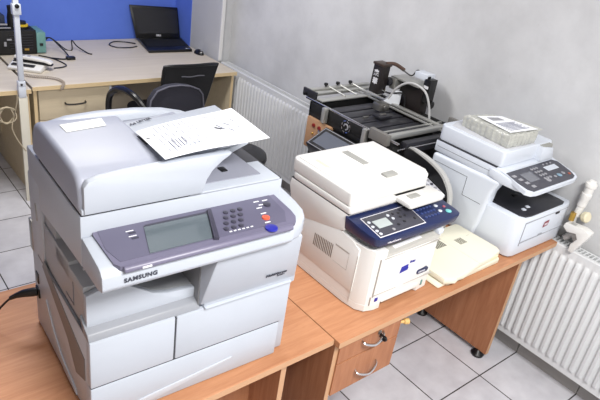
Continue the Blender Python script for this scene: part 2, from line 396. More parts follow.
# scanner base
sb = MB().use(cool).prof([(1.092, 1.286), (1.092, 1.333), (1.50, 1.333), (1.50, 1.19), (1.43, 1.183), (1.25, 1.198), (1.092, 1.205)], 'x', .398, .935, .003)
part(sb, 'scanner_base')
MB().use(seamm).box((.4005, 1.0945, 1.331), (.932, 1.40, 1.337)).build('lid_gap', t)
# control console
prof = [(1.0915, 1.282), (1.0915, 1.205), (1.0, 1.204), (.974, 1.210), (.968, 1.220), (.970, 1.250), (.980, 1.261), (.99, 1.2665), (1.085, 1.282)]
con = MB().use(cool).prof(prof, 'x', .399, .90, .003)
plan = [(.89, 1.15), (.89, .974), (.93, .982), (.957, 1.003), (.975, 1.035), (.985, 1.08), (1.0, 1.2), (1.0, 1.25), (.89, 1.25)]
con.prof(plan, 'z', 1.208, 1.264, .010, 3, 30)
con.prof([(.935, 1.2), (1.0, 1.2), (1.0, 1.48), (.935, 1.48)], 'z', 1.1, 1.262, .008)
co = part(con, 'control_console')
# tilted purple panel, plane z = 1.268 at y=.985 ... 1.292 at y=1.115
def pz(y): return 1.268+(y-.985)*.165
def pl(pts, lift, m, name, par, base=.006):
    mb = MB().use(m)
    q = [(x, y, pz(y)+lift) for x, y in pts]
    q = up(q)
    mb.slab(q, base); return mb.build(name, par)
outl = [(.428, 1.108), (.422, 1.085), (.426, 1.03), (.430, .985), (.440, .972), (.46, .966)] + [(.88, .966), (.905, .975), (.918, .995), (.92, 1.02), (.912, 1.108)]
mp_ = MB().use(purple); q = [(x, y, pz(y)+.0035) for x, y in outl]; mp_.slab(up(q), .012)
mp_.prof([(.9605, 1.256), (.9605, 1.264), (.967, 1.2695), (.975, 1.2695), (.985, 1.26), (.985, 1.25)], 'x', .445, .89, .003)
panel = mp_.build('touch_panel', co)
pl([(.435, 1.10), (.43, 1.03), (.445, .985), (.88, .985), (.90, 1.02), (.897, 1.10)], .0045, mat('panel_face', (92, 90, 110), .4), 'panel_face', panel, .002)
pl([(.535, 1.072), (.702, 1.072), (.668, .987), (.512, .987)], .0065, glassy, 'display', panel, .003)
pl([(.54, 1.077), (.705, 1.077), (.702, 1.072), (.535, 1.072)], .0075, purpled, 'display_bezel', panel, .004)
pl([(.702, 1.078), (.713, 1.078), (.680, .976), (.668, .980)], .012, purpled, 'display_bezel', panel, .012)
for j in range(4):
    for i in range(3):
        x = .746+i*.021; y = 1.062-j*.019
        b = MB().use(purpled); c = (x-.010*j+.0, y, pz(y)+.0045); b.lathe(c, (0, 0, 1), [(0, .0072), (.003, .0066), (.0036, .005)], 12)
        b.use(lightmark).box((c[0]-.003, c[1]+.006, c[2]+.001), (c[0]+.003, c[1]+.0085, c[2]+.0012)); b.build('key', panel)
for i in range(6): pl([(.718+i*.012, .992), (.725+i*.012, .992), (.725+i*.012, .995), (.718+i*.012, .995)], .0058, lightmark, 'print_mark', panel, .001)
for (x, y) in ((.838, 1.075), (.845, 1.06), (.832, 1.05)): pl([(x, y), (x+.016, y), (x+.016, y+.003), (x, y+.003)], .0058, lightmark, 'print_mark', panel, .001)
for (x, y, r, m, n) in ((.868, 1.058, .0105, purpled, 'clear_button'), (.835, 1.012, .0105, redb, 'stop_button'), (.826, .972, .0165, blueb, 'start_button')):
    MB().lathe((x, y, pz(y)+.004), (0, 0, 1), [(0, r), (.004, r*.96), (.005, r*.8)], 24).build(n, panel, m)
    pl([(x-.004, y+r+.005), (x+.012, y+r+.005), (x+.012, y+r+.008), (x-.004, y+r+.008)], .0058, lightmark, 'print_mark', panel, .001)
for (x, y) in ((.505, 1.06), (.505, 1.042)):
    pl([(x-.010, y), (x+.006, y), (x+.006, y+.005), (x-.010, y+.005)], .0058, purpled, 'key', panel, .001); pl([(x-.014, y+.009), (x+.004, y+.009), (x+.004, y+.011), (x-.014, y+.011)], .0056, lightmark, 'print_mark', panel, .001)
MB().box((.484, .9595, 1.258), (.506, .962, 1.263), .001).build('power_key', panel, lightmark)
MB().text('SAMSUNG', (.446, .9675, 1.228), (1, 0, .006), (0, -.05, 1), .0155, bold=.0004, space=1.12).build('brand_lettering', co, inkm)
MB().text('MultiXpress', (.880, 1.0350, 1.062), (1, 0, 0), (0, -.359, 1), .0145, bold=.0005).text('6545N', (.922, 1.0385, 1.052), (1, 0, 0), (0, -.359, 1), .009).build('model_lettering', t, inkm)
# feeder lid: rounded left block with ADF cover
def yz(x): return 0
lid = MB()
secs = [(1.337, 1.096), (1.375, 1.092), (1.405, 1.098), (1.423, 1.114), (1.431, 1.14), (1.436, 1.22), (1.438, 1.32), (1.437, 1.385), (1.428, 1.415), (1.40, 1.438), (1.337, 1.45)]
lid.use(coolt).prof([(y, z) for z, y in secs], 'x', .397, .603, .014, 4, 45)
adf = part(lid, 'document_feeder')
# white front cover of the feeder, running right and sweeping down to the lid
sw = [(.405, 1.340), (.405, 1.405), (.415, 1.418), (.44, 1.425), (.50, 1.431), (.56, 1.434), (.64, 1.436), (.70, 1.437), (.765, 1.437), (.758, 1.430), (.738, 1.418), (.715, 1.398), (.700, 1.375), (.690, 1.340)]
part(MB().use(cool).prof(sw, 'y', 1.084, 1.104, .003), 'feeder_front_cover')
MB().prof([(.60, 1.345), (.60, 1.420), (.70, 1.424), (.758, 1.432), (.738, 1.415), (.712, 1.393), (.698, 1.37), (.690, 1.345)], 'y', 1.104, 1.39, .002).build('feeder_housing', t, coolt)
it = MB().use(cool).prof([(.60, 1.418), (.60, 1.424), (.74, 1.436), (.87, 1.452), (.87, 1.447), (.78, 1.432)], 'y', 1.125, 1.36, .003)
it.use(cool).prof([(.412, 1.35), (.412, 1.40), (.43, 1.420), (.48, 1.432), (.56, 1.4375), (.66, 1.437), (.74, 1.430), (.80, 1.416), (.84, 1.400), (.88, 1.375), (.88, 1.35)], 'y', 1.392, 1.440, .008)
part(it, 'feeder_tray')
MB().box((.590, 1.19, 1.4365), (.596, 1.245, 1.4385), .001).build('feeder_slot', t, seamm)
MB().text('A4', (.612, 1.335, 1.4275), (1, .2, .09), (-.2, 1, 0), .016).text('LETTER', (.634, 1.342, 1.430), (1, .2, .09), (-.2, 1, 0), .013).build('paper_guide_mark', t, inkm)
MB().use(cool).box((.66, 1.12, 1.448), (.74, 1.13, 1.458), .002).build('paper_guide', t)
# output recess on top of the platen lid
ol = MB().use(cool).box((.400, 1.088, 1.337), (.690, 1.44, 1.352), .004)
ol.prof([(.66, 1.337), (.66, 1.341), (.80, 1.341), (.86, 1.352), (.905, 1.366), (.915, 1.360), (.925, 1.337)], 'y', 1.30, 1.44, .004)
ol.prof([(.66, 1.334), (.66, 1.340), (.925, 1.340), (.925, 1.334)], 'y', 1.09, 1.20, .002)
part(ol, 'platen_lid')
MB().use(mat('recess_grey', (132, 134, 146), .5)).box((.69, 1.125, 1.339), (.885, 1.42, 1.3425), .001).build('output_recess', t)
MB().use(cool).prof([(.70, 1.343), (.70, 1.350), (.80, 1.372), (.90, 1.392), (.905, 1.386), (.84, 1.36), (.80, 1.343)], 'y', 1.22, 1.40, .004).build('output_support', t)
MB().box((.790, 1.165, 1.3425), (.808, 1.19, 1.346), .001).build('recess_tab', t, blackp)

copier = t
# printed form on the feeder, slightly sagging
g = []
A, B_, Cc, D_ = Vector((.592, 1.250, 1.448)), Vector((.583, 1.080, 1.4485)), Vector((.878, 1.088, 1.4595)), Vector((.900, 1.302, 1.4605))
Nn = 14
for i in range(Nn+1):
    u = i/Nn; r = []
    for j in range(9):
        v = j/8; p = (A*(1-u)+D_*u)*(1-v)+(B_*(1-u)+Cc*u)*v
        r.append((p.x, p.y, p.z+.004*sin(pi*u)*sin(pi*v)+.003*sin(5*u)))
    g.append(r)
pm = MB().use(paperm).grid(g)
def onsheet(u, v):
    p = (A*(1-u)+D_*u)*(1-v)+(B_*(1-u)+Cc*u)*v
    return Vector((p.x, p.y, p.z+.004*sin(pi*u)*sin(pi*v)+.003*sin(5*u)+.0010))
ink2 = mat('faint_ink', (104, 108, 130), .8)
pm.use(ink2)
def pline(u0, v0, u1, v1, w, m=ink2):
    pm.use(m); n = max(1, int(abs(u1-u0)*14)+int(abs(v1-v0)*8)); 
    du = -(v1-v0); dv = (u1-u0); l = math.hypot(du, dv) or 1; du *= w/l; dv *= w/l
    for k in range(n):
        a = k/n; b = (k+1)/n
        P = [onsheet(u0+(u1-u0)*a, v0+(v1-v0)*a), onsheet(u0+(u1-u0)*b, v0+(v1-v0)*b), onsheet(u0+(u1-u0)*b+du, v0+(v1-v0)*b+dv), onsheet(u0+(u1-u0)*a+du, v0+(v1-v0)*a+dv)]
        pm.quad(P)
random.seed(3)
for k in range(9):
    uu = .10+.045*k
    v = .06
    while v < .80:
        l = random.uniform(.05, .22); pline(uu, v, uu, min(v+l, .88), .004); v += l+random.uniform(.02, .12)
for k in range(5): pline(.15+.03*k, .55, .15+.03*k, .8, .006)
pline(.62, .08, .74, .22, .008, inkm); pline(.63, .48, .68, .56, .03, inkm); pline(.66, .42, .70, .58, .012, ink2)
pline(.75, .40, .79, .50, .012, ink2); pline(.74, .58, .77, .66, .012, ink2); pline(.85, .30, .87, .40, .008); pline(.84, .55, .86, .60, .008)
pline(.03, .30, .05, .34, .02, inkm)
single(pm, 'printed_form', 'white printed form lying askew over the copier feeder tray', 'paper', (.7, 1.15, 1.47))
sn = [(.4495, 1.362, 1.4402), (.558, 1.375, 1.4402), (.551, 1.328, 1.4402), (.450, 1.317, 1.4396)]
single(MB().use(mat('cream_paper', (246, 245, 236), .7)).slab(sn[::-1], .0008), 'paper_slip', 'small blank white paper slip on the back left of the copier lid', 'paper', (.5, 1.345, 1.4372))

# power cord of the copier
cd = smoothpath([(.402, 1.486, .868), (.37, 1.50, .862), (.33, 1.52, .846), (.29, 1.545, .79), (.25, 1.56, DZ+.006), (.15, 1.55, DZ+.005), (-.05, 1.52, DZ+.005), (-.16, 1.50, DZ+.005)], 6)
c = MB().use(blackp).tube(cd[5:], .0034, 8).build('power_cord', t); c['label'] = 'black mains cord'
MB().use(blackp).tube([(.394, 1.487, .869), (.385, 1.491, .868), (.36, 1.504, .862), (.34, 1.514, .853), (.326, 1.522, .843)], [.013, .014, .012, .008, .006], 10).build('plug', c)

copier.rotation_euler.z = -.035; copier.location.y -= .002; copier.location.x += .005

# ------------------------------------------------------------------ white printer with navy panel
t = thing('multifunction_printer', 'white multifunction printer with navy blue control panel in the middle of the orange desk', 'printer', (1.54, 1.27, DZ))
plan = [(1.336, 1.40), (1.336, 1.13), (1.345, 1.075), (1.365, 1.048), (1.40, 1.037), (1.52, 1.034), (1.64, 1.037), (1.70, 1.045), (1.715, 1.06), (1.715, 1.40)]
bd = MB().use(whitep).prof(plan, 'z', DZ+.028, .960, .003, 1, 40)
bd.prof([(1.336, 1.13), (1.345, 1.075), (1.365, 1.048), (1.40, 1.037), (1.412, 1.037), (1.412, 1.13)], 'z', .955, .992, .002, 1, 40)
bd.prof([(1.336, 1.40), (1.336, 1.13), (1.345, 1.075), (1.365, 1.048), (1.40, 1.037), (1.432, 1.036), (1.445, 1.06), (1.445, 1.40)], 'z', DZ+.003, DZ+.03, .001, 1, 40)
bd.prof([(1.63, 1.40), (1.63, 1.06), (1.64, 1.040), (1.70, 1.046), (1.715, 1.06), (1.715, 1.40)], 'z', DZ+.003, DZ+.03, .001, 1, 40)
part(bd, 'body')
# arched hump of the left side wall rising behind the front
MB().use(whitep).prof([(1.10, .975), (1.14, .994), (1.21, 1.0), (1.27, .992), (1.33, .972), (1.408, .945), (1.408, .80), (1.10, .80)], 'x', 1.3345, 1.40, .002).build('side_wall', t)
MB().use(whitep).prof([(1.10, .975), (1.14, .994), (1.21, 1.0), (1.27, .992), (1.33, .972), (1.408, .945), (1.408, .80), (1.10, .80)], 'x', 1.66, 1.7165, .002).build('side_wall', t)
# louvres
lv = MB().use(mat('louvre_dark', (120, 112, 104), .6))
for i in range(12):
    y = 1.32-i*.0088
    lv.hexa([(1.3338, y, .872), (1.336, y, .872), (1.336, y+.004, .874), (1.3338, y+.004, .874), (1.3338, y-.002, .922+i*.0006), (1.336, y-.002, .922+i*.0006), (1.336, y+.002, .924+i*.0006), (1.3338, y+.002, .924+i*.0006)])
for k in range(4): pass
lv.build('side_louvre', t)
sl = mat('seam_light', (176, 172, 166), .6)
s = MB().use(sl)
for a, b in (((1.10, .95), (1.10, .76)), ((1.21, .87), (1.14, .87)), ((1.14, .87), (1.14, .935)), ((1.14, .935), (1.21, .94))):
    y0_, y1_ = sorted((a[0], b[0])); z0_, z1_ = sorted((a[1], b[1]))
    s.box((1.3339, y0_-.0006, z0_-.0006), (1.337, y1_+.0006, z1_+.0006))
s.box((1.385, 1.0365, .80), (1.388, 1.045, .958)).box((1.388, 1.0345, .806), (1.70, 1.04, .8085)).box((1.40, 1.0345, .9555), (1.70, 1.04, .958)).box((1.378, 1.0385, .764), (1.38, 1.05, .80))
s.build('panel_seam', t)
# front tray arch grip + label marks
MB().use(whitep).prof([(1.435, DZ+.028), (1.442, DZ+.045), (1.47, DZ+.052), (1.60, DZ+.052), (1.63, DZ+.045), (1.64, DZ+.028)], 'y', 1.0335, 1.05, .001).build('tray_grip', t)
MB().use(blueb).prof(rrect(1.398, .776, 1.414, .792, .003), 'y', 1.036, 1.0385).build('blue_sticker', t)
MB().use(blueb).prof([(1.50, .868), (1.505, .894), (1.54, .897), (1.542, .872)], 'y', 1.033, 1.0355).text('DUO', (1.507, 1.0328, .875), (1, 0, 0), (0, 0, 1), .016).text('Print', (1.546, 1.0328, .899), (1, 0, 0), (0, 0, 1), .014, bold=.0004).build('logo_mark', t)
MB().use(navy).prof(rrect(1.607, .826, 1.672, .846, .0095), 'y', 1.034, 1.0405).use(lightmark).text('xerox', (1.616, 1.0338, .831), (1, 0, 0), (0, 0, 1), .016).build('badge', t)
MB().use(teal).box((1.655, 1.036, .762), (1.662, 1.0395, .784)).build('tray_gauge', t)
# output opening beneath the panel
MB().use(mat('tray_grey', (186, 184, 178), .5)).hexa([(1.41, 1.036, .962), (1.69, 1.036, .966), (1.70, 1.25, .962), (1.40, 1.25, .962), (1.41, 1.036, .972), (1.69, 1.036, .986), (1.70, 1.25, 1.01), (1.40, 1.25, 1.0)]).use(lightmark).hexa([(1.46, 1.05, .972), (1.60, 1.05, .979), (1.60, 1.065, .98), (1.46, 1.065, .973), (1.46, 1.05, .977), (1.60, 1.05, .985), (1.60, 1.065, .987), (1.46, 1.065, .979)]).build('output_shelf', t)
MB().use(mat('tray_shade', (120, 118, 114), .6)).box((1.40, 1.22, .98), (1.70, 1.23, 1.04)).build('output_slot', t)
MB().use(whitep).box((1.395, 1.15, .96), (1.42, 1.40, 1.045), .004).box((1.69, 1.045, .96), (1.715, 1.40, 1.05), .004).box((1.40, 1.20, .98), (1.71, 1.40, 1.05), .004).build('support_column', t)
# scanner wedge
sc = MB().use(whitep).prof([(1.186, 1.004), (1.180, 1.072), (1.30, 1.072), (1.495, 1.072), (1.500, 1.035), (1.485, .995), (1.44, .962), (1.41, .945), (1.25, .985)], 'x', 1.333, 1.770, .005)
part(sc, 'scanner_base')
MB().use(seamm).box((1.3345, 1.178, 1.0705), (1.765, 1.495, 1.0745)).build('lid_gap', t)
ld = MB().use(whitep).prof(rrect(1.333, 1.172, 1.762, 1.50, [.012, .05, .05, .03]), 'z', 1.074, 1.098, .004)
ld.prof(rrect(1.335, 1.181, 1.755, 1.512, [.012, .035, .05, .03]), 'z', 1.098, 1.152, .008, 3)
part(ld, 'scanner_lid')
fd = MB().use(whitep)
fd.hexa([(1.345, 1.192, 1.148), (1.53, 1.192, 1.148), (1.53, 1.49, 1.148), (1.345, 1.49, 1.148), (1.352, 1.200, 1.162), (1.52, 1.200, 1.162), (1.52, 1.485, 1.162), (1.352, 1.485, 1.162)], .008, 3)
fd.hexa([(1.52, 1.192, 1.148), (1.745, 1.192, 1.148), (1.745, 1.49, 1.148), (1.52, 1.49, 1.148), (1.52, 1.200, 1.157), (1.735, 1.202, 1.165), (1.735, 1.485, 1.165), (1.52, 1.485, 1.157)], .006, 3)
part(fd, 'document_feeder')
mg = mat('shaded_slot_grey', (158, 158, 154), .6)
MB().use(mg).box((1.535, 1.215, 1.157), (1.595, 1.245, 1.167), .003).build('paper_guide', t)
MB().use(mg).box((1.535, 1.335, 1.157), (1.565, 1.455, 1.161), .002).build('paper_guide', t)
MB().use(mg).prof(rrect(1.60, 1.135, 1.655, 1.162, .004), 'z', 1.096, 1.1005, .001).build('finger_notch', t)
MB().use(whitep).prof(rrect(1.56, 1.100, 1.762, 1.19, [.01, .025, .01, .004]), 'z', 1.080, 1.098, .003).build('output_lip', t)
MB().use(mat('peeling_tape', (226, 214, 188), .6)).slab([(1.375, 1.365, 1.1625), (1.39, 1.35, 1.1628), (1.39, 1.43, 1.1628), (1.375, 1.43, 1.1625)], .001).build('tape_mark', t)
# navy console
nav = MB().use(navy)
plan = [(1.328, 1.188), (1.328, 1.12), (1.332, 1.07), (1.338, 1.045), (1.350, 1.033), (1.38, 1.029), (1.55, 1.026), (1.72, 1.026), (1.765, 1.028), (1.783, 1.037), (1.788, 1.06), (1.785, 1.188)]
t1 = bmesh.new(); lo = []; hi = []
for x, y in plan:
    lo.append(t1.verts.new((x*.97+1.55*.03, y+.008 if y < 1.1 else y, 1.014))); hi.append(t1.verts.new((x, y, 1.045+(y-1.0)*.12)))
n_ = len(plan); t1.faces.new(lo); t1.faces.new(hi)
for i in range(n_): t1.faces.new((lo[i], lo[(i+1) % n_], hi[(i+1) % n_], hi[i]))
bmesh.ops.recalc_face_normals(t1, faces=t1.faces); nav._bev(t1, .004, 2, 25); nav._merge(t1)
con = part(nav, 'control_console')
def nz(y): return 1.045+(y-1.0)*.12
def np_(pts, lift, m, name, par, th=.002):
    q = [(x, y, nz(y)+lift) for x, y in pts]
    q = up(q)
    return MB().use(m).slab(q, th).build(name, par)
fr = np_([(1.365, 1.152), (1.606, 1.152), (1.592, 1.043), (1.358, 1.043)], .0012, lightmark, 'key_field_border', con)
np_([(1.368, 1.149), (1.603, 1.149), (1.589, 1.046), (1.361, 1.046)], .0018, charcoal2, 'key_field', con)
np_([(1.392, 1.122), (1.462, 1.122), (1.458, 1.082), (1.392, 1.082)], .003, mat('lcd', (176, 184, 184), .25), 'display', con)
for (x, y, m_) in ((1.378, 1.122, whitec), (1.374, 1.098, whitec), (1.372, 1.075, whitec), (1.374, 1.058, whitec), (1.478, 1.128, whitec), (1.485, 1.108, whitec), (1.44, 1.060, greyp), (1.505, 1.13, charcoal), (1.53, 1.125, charcoal), (1.545, 1.105, charcoal), (1.52, 1.105, charcoal), (1.515, 1.08, charcoal), (1.48, 1.075, charcoal), (1.57, 1.08, charcoal), (1.55, 1.135, charcoal)):
    MB().lathe((x, y, nz(y)+.001), (0, 0, 1), [(0, .0062), (.003, .006), (.004, .004)], 12).build('key', con, m_)
for j in range(4):
    for i in range(5):
        x = 1.622+i*.017-.001*j; y = 1.135-j*.023
        MB().lathe((x, y, nz(y)), (0, 0, 1), [(0, .006), (.003, .0055), (.004, .004)], 10).build('key', con, mat('navy_key', (58, 72, 122), .3))
for (x, y, m_, r) in ((1.724, 1.135, whitec, .008), (1.717, 1.105, whitec, .008), (1.708, 1.075, whitec, .008), (1.748, 1.09, mat('pink_key', (176, 96, 110), .4), .006), (1.742, 1.062, mat('mint_key', (120, 200, 200), .3), .012)):
    MB().lathe((x, y, nz(y)), (0, 0, 1), [(0, r), (.003, r*.95), (.004, r*.7)], 14).build('key', con, m_)
MB().use(lightmark).text('WorkCentre', (1.385, 1.0315, 1.026), (1, -.015, 0), (0, -.25, 1), .0125).build('brand_lettering', con)
MB().use(blackp).box((1.70, 1.05, .985), (1.712, 1.06, 1.012), .002).use(whitec).box((1.672, 1.03, .985), (1.70, 1.06, 1.005), .004).build('hinge_arm', t)

# ------------------------------------------------------------------ loose cream printer cover on the desk
t = thing('printer_cover', 'loose cream plastic printer cover lying on the desk between the two white printers', 'cover', (1.98, 1.14, DZ))
cp = [(1.752, 1.0), (1.80, .978), (1.83, .985), (1.86, .982), (1.985, 1.0), (2.07, 1.005), (2.16, 1.02), (2.176, 1.045), (2.176, 1.255), (2.165, 1.268), (1.752, 1.268)]
MB().use(creamp).prof(cp, 'z', DZ+.020, DZ+.045, .005, 2, 50).build('shell', t)
MB().use(creamp).prof(rrect(1.775, 1.0, 2.15, 1.25, .02), 'z', DZ+.001, DZ+.021, .003).build('inner_frame', t)
MB().use(creamp).prof([(1.735, DZ+.002), (1.742, DZ+.012), (1.76, DZ+.018), (1.80, DZ+.018), (1.80, DZ+.002)], 'y', 1.005, 1.20, .004).build('side_flap', t)
g1 = MB().use(mat('vent_dark', (58, 56, 50), .6))
for k in range(7): g1.box((1.905+k*.0095, 1.160, DZ+.0448), (1.910+k*.0095, 1.215, DZ+.0458))
g1.build('vent_slats', t)
g1 = MB().use(mat('vent_mid', (104, 102, 94), .6))
for k in range(6): g1.box((2.035+k*.008, 1.135, DZ+.0448), (2.039+k*.008, 1.175, DZ+.0458))
g1.build('vent_slats', t)
MB().use(mat('cream_seam', (205, 202, 186), .6)).box((1.985, 1.0, DZ+.0445), (1.9865, 1.285, DZ+.0455)).box((2.12, 1.17, DZ+.0445), (2.14, 1.175, DZ+.0457)).build('fold_line', t)
MB().use(mat('cream_label', (226, 220, 186), .5)).box((2.06, 1.006, DZ+.024), (2.13, 1.013, DZ+.038)).build('edge_clip', t)

# ------------------------------------------------------------------ right hand white printer
t = thing('laser_printer', 'tall cool-white laser printer with scanner arm and dark output tray by the wall', 'printer', (2.4, 1.25, DZ))
bd = MB().use(whitec)
plan = [(2.200, 1.50), (2.200, 1.05), (2.203, 1.02), (2.215, 1.004), (2.235, .997), (2.59, .992), (2.625, .998), (2.642, 1.01), (2.642, 1.50)]
bd.prof(plan, 'z', DZ+.006, .925, .004, 2, 45)
bd.prof([(2.2, 1.25), (2.2, 1.50), (2.642, 1.50), (2.642, 1.25)], 'z', .90, .965, .004)
bd.use(shelfg).prof([(2.206, 1.49), (2.206, 1.05), (2.24, 1.005), (2.58, 1.005), (2.59, 1.49)], 'z', DZ+.001, DZ+.008)
part(bd, 'body')
# side wall carrying the scanner (left) : leans forward with an arch
sw = [(1.50, DZ+.004), (1.50, 1.04), (1.13, 1.05), (1.145, 1.02), (1.16, .985), (1.165, .93), (1.175, .82), (1.19, DZ+.004)]
MB().use(whitec).prof(sw, 'x', 2.186, 2.25, .016, 4, 45).build('scanner_support', t)
MB().use(whitec).box((2.21, 1.38, .92), (2.60, 1.49, 1.05), .006).build('rear_column', t)
MB().use(seamm).box((2.1852, 1.19, .915), (2.1875, 1.29, .9165)).box((2.1852, 1.29, .915), (2.1875, 1.2915, 1.005)).box((2.1852, 1.2915, 1.004), (2.1875, 1.48, 1.0055)).build('side_seam', t)
tt = MB().use(charcoal).prof([(2.245, 1.03), (2.26, 1.008), (2.30, 1.002), (2.565, 1.002), (2.595, 1.012), (2.60, 1.04), (2.59, 1.30), (2.245, 1.30)], 'z', .918, .9295, .002)
tt.use(charcoal).hexa([(2.262, 1.13, .925), (2.56, 1.13, .925), (2.56, 1.30, .925), (2.262, 1.30, .925), (2.262, 1.135, .928), (2.56, 1.135, .928), (2.56, 1.30, .95), (2.262, 1.30, .95)])
part(tt, 'output_tray')
MB().use(whitec).prof([(2.30, 1.048), (2.318, 1.042), (2.324, 1.058), (2.305, 1.062)], 'z', .929, .934, .001).build('paper_stop', t)
MB().use(whitec).prof([(2.342, 1.056), (2.362, 1.05), (2.366, 1.066), (2.348, 1.07)], 'z', .929, .934, .001).build('paper_stop', t)
MB().use(blackp).box((2.385, 1.15, .929), (2.425, 1.165, .936), .001).box((2.285, 1.018, .929), (2.31, 1.022, .931)).build('tray_tab', t)
MB().use(charcoal).box((2.262, 1.36, .93), (2.56, 1.381, 1.04)).build('rear_slot', t)
sm = MB().use(mat('seam_mid', (150, 152, 158), .6))
sm.box((2.255, .9935, .79), (2.257, .998, .905)).box((2.257, .991, .904), (2.615, .9965, .9055)).box((2.257, .991, .805), (2.625, .9965, .807)).box((2.40, .990, .812), (2.43, .9925, .815)).use(charcoal).box((2.50, .987, .895), (2.53, .993, .905), .002)
sm.build('front_seam', t)
MB().use(mat('maroon_mark', (130, 52, 62), .5)).prof([(2.42, .845), (2.427, .871), (2.462, .874), (2.458, .848)], 'y', .9905, .9925).use(lightmark).text('OKI', (2.426, .990, .853), (1, 0, 0), (.1, 0, 1), .016).build('logo_mark', t)
# scanner head
hd = MB().use(whitec).prof([(2.196, 1.505), (2.196, 1.19), (2.20, 1.16), (2.215, 1.142), (2.25, 1.135), (2.60, 1.135), (2.60, 1.505)], 'z', 1.045, 1.100, .006, 2, 35)
hd.prof([(1.20, 1.055), (1.20, 1.088), (1.14, 1.085), (1.05, 1.070), (1.0, 1.062), (.995, 1.056), (1.06, 1.044), (1.14, 1.042)], 'x', 2.19, 2.58, .004, 2, 35)
part(hd, 'scanner_base')
MB().use(seamm).box((2.1965, 1.175, 1.0995), (2.597, 1.50, 1.1025)).box((2.1955, 1.12, 1.072), (2.1975, 1.49, 1.0735)).build('lid_gap', t)
ld = MB().use(whitec).prof(rrect(2.204, 1.160, 2.60, 1.51, [.014, .02, .05, .03]), 'z', 1.102, 1.173, .005, 3)
part(ld, 'scanner_lid')
MB().use(mat('rim_grey', (196, 198, 204), .4)).prof([(2.235, 1.47), (2.225, 1.20), (2.26, 1.175), (2.46, 1.172), (2.46, 1.48), (2.30, 1.495)], 'z', 1.171, 1.175, .003).build('feeder_cover', t)
fe = MB().use(whitec).hexa([(2.47, 1.130, 1.10), (2.585, 1.130, 1.10), (2.585, 1.40, 1.10), (2.47, 1.40, 1.10), (2.47, 1.135, 1.168), (2.575, 1.138, 1.150), (2.575, 1.40, 1.150), (2.47, 1.40, 1.168)], .004)
part(fe, 'document_feeder')
rb = MB().use(mg)
for k in range(7): rb.box((2.485+k*.012, 1.14, 1.152), (2.489+k*.012, 1.32, 1.170), .001)
rb.build('feeder_ribs', t)
# control panel
def qz(y): return 1.072+(y-.99)*.13
def qp(pts, lift, m, name, par, th=.002):
    q = [(x, y, qz(y)+lift) for x, y in pts]
    q = up(q)
    return MB().use(m).slab(q, th).build(name, par)
MB().use(whitec).slab([(x, y, qz(y)) for x, y in [(2.20, 1.15), (2.196, 1.10), (2.175, 1.04), (2.168, 1.005), (2.185, .985), (2.22, .978), (2.53, .978), (2.565, .987), (2.59, 1.01), (2.615, 1.15)]], .018).build('console_shell', t)
pn = qp([(2.208, 1.130), (2.190, 1.06), (2.188, 1.01), (2.205, .988), (2.53, .988), (2.56, .998), (2.58, 1.03), (2.600, 1.11), (2.58, 1.132)], .002, charcoal2, 'control_panel', t, .004)
qp([(2.262, 1.098), (2.345, 1.098), (2.335, 1.038), (2.257, 1.038)], .0035, mat('dim_lcd', (112, 114, 122), .2), 'display', pn)
qp([(2.455, 1.100), (2.55, 1.100), (2.545, 1.070), (2.455, 1.070)], .0035, whitec, 'label_strip', pn)
for i in range(4):
    qp([(2.208+.008*i, 1.105-.028*i), (2.232+.008*i, 1.105-.028*i), (2.232+.008*i, 1.090-.028*i), (2.208+.008*i, 1.090-.028*i)], .0035, greyp, 'key', pn)
for j in range(4):
    for i in range(3):
        x, y = 2.37+i*.021, 1.108-j*.024
        MB().lathe((x, y, qz(y)+.001), (0, 0, 1), [(0, .0075), (.003, .007), (.004, .005)], 10).build('key', pn, greyp)
for (x, y, r, m_) in ((2.375, 1.022, .013, greyp), (2.48, 1.03, .013, mat('blue_grey_key', (130, 160, 180), .3)), (2.52, 1.035, .010, greyp), (2.55, 1.02, .007, mat('rust_key', (170, 90, 70), .4)), (2.48, 1.115, .005, greyp), (2.51, 1.115, .005, greyp), (2.54, 1.115, .005, greyp), (2.445, 1.03, .008, greyp)):
    MB().lathe((x, y, qz(y)+.001), (0, 0, 1), [(0, r), (.003, r*.95), (.004, r*.7)], 14).build('key', pn, m_)

# wrapped paper pack on the scanner lid
t = thing('wrapped_pack', 'film-wrapped flat pack with a printed sheet on top of the printer by the wall', 'package', (2.355, 1.30, 1.171))
film = mat('crinkled_film', (190, 191, 184), .25, noise=.22, nscale=14, stretch=(1, 3, 6), bump=.45, bscale=35, coat=.3)
P = [(2.240, 1.180), (2.462, 1.172), (2.445, 1.405), (2.280, 1.455)]
def quadmap(u, v): return Vector(((P[0][0]*(1-u)+P[1][0]*u)*(1-v)+(P[3][0]*(1-u)+P[2][0]*u)*v, (P[0][1]*(1-u)+P[1][1]*u)*(1-v)+(P[3][1]*(1-u)+P[2][1]*u)*v, 0))
rows = []
def hz(u, v): 
    e = min(u, 1-u, v, 1-v); return .048*min(1, (e/.05))**.5
secn = 30
mb = MB().use(film)
for iv in range(secn+1):
    v = iv/secn; r = []
    for iu in range(26):
        u = iu/25; q = quadmap(.04+.92*u, .04+.92*v)
        cr = .0016*sin(40*u+17*v)+.0012*sin(61*v-23*u)
        r.append((q.x, q.y, 1.233+cr - .003*v))
    rows.append(r)
top = rows
def ringat(dz, out):
    R = []
    idx = [(0, k) for k in range(25)]+[(k, 25) for k in range(secn)]+[(secn, 25-k) for k in range(25)]+[(secn-k, 0) for k in range(secn)]
    for n, (i, j) in enumerate(idx):
        p = Vector(top[i][j]); cx = Vector((2.355, 1.30, 0)); d = Vector((p.x-cx.x, p.y-cx.y, 0)).normalized()
        w = .0022*sin(n*1.9)+.0018*sin(n*3.1+dz*300)
        R.append(tuple(p+d*(out+w*(1 if out > .001 else 0))+Vector((0, 0, dz))))
    return R+[R[0]]
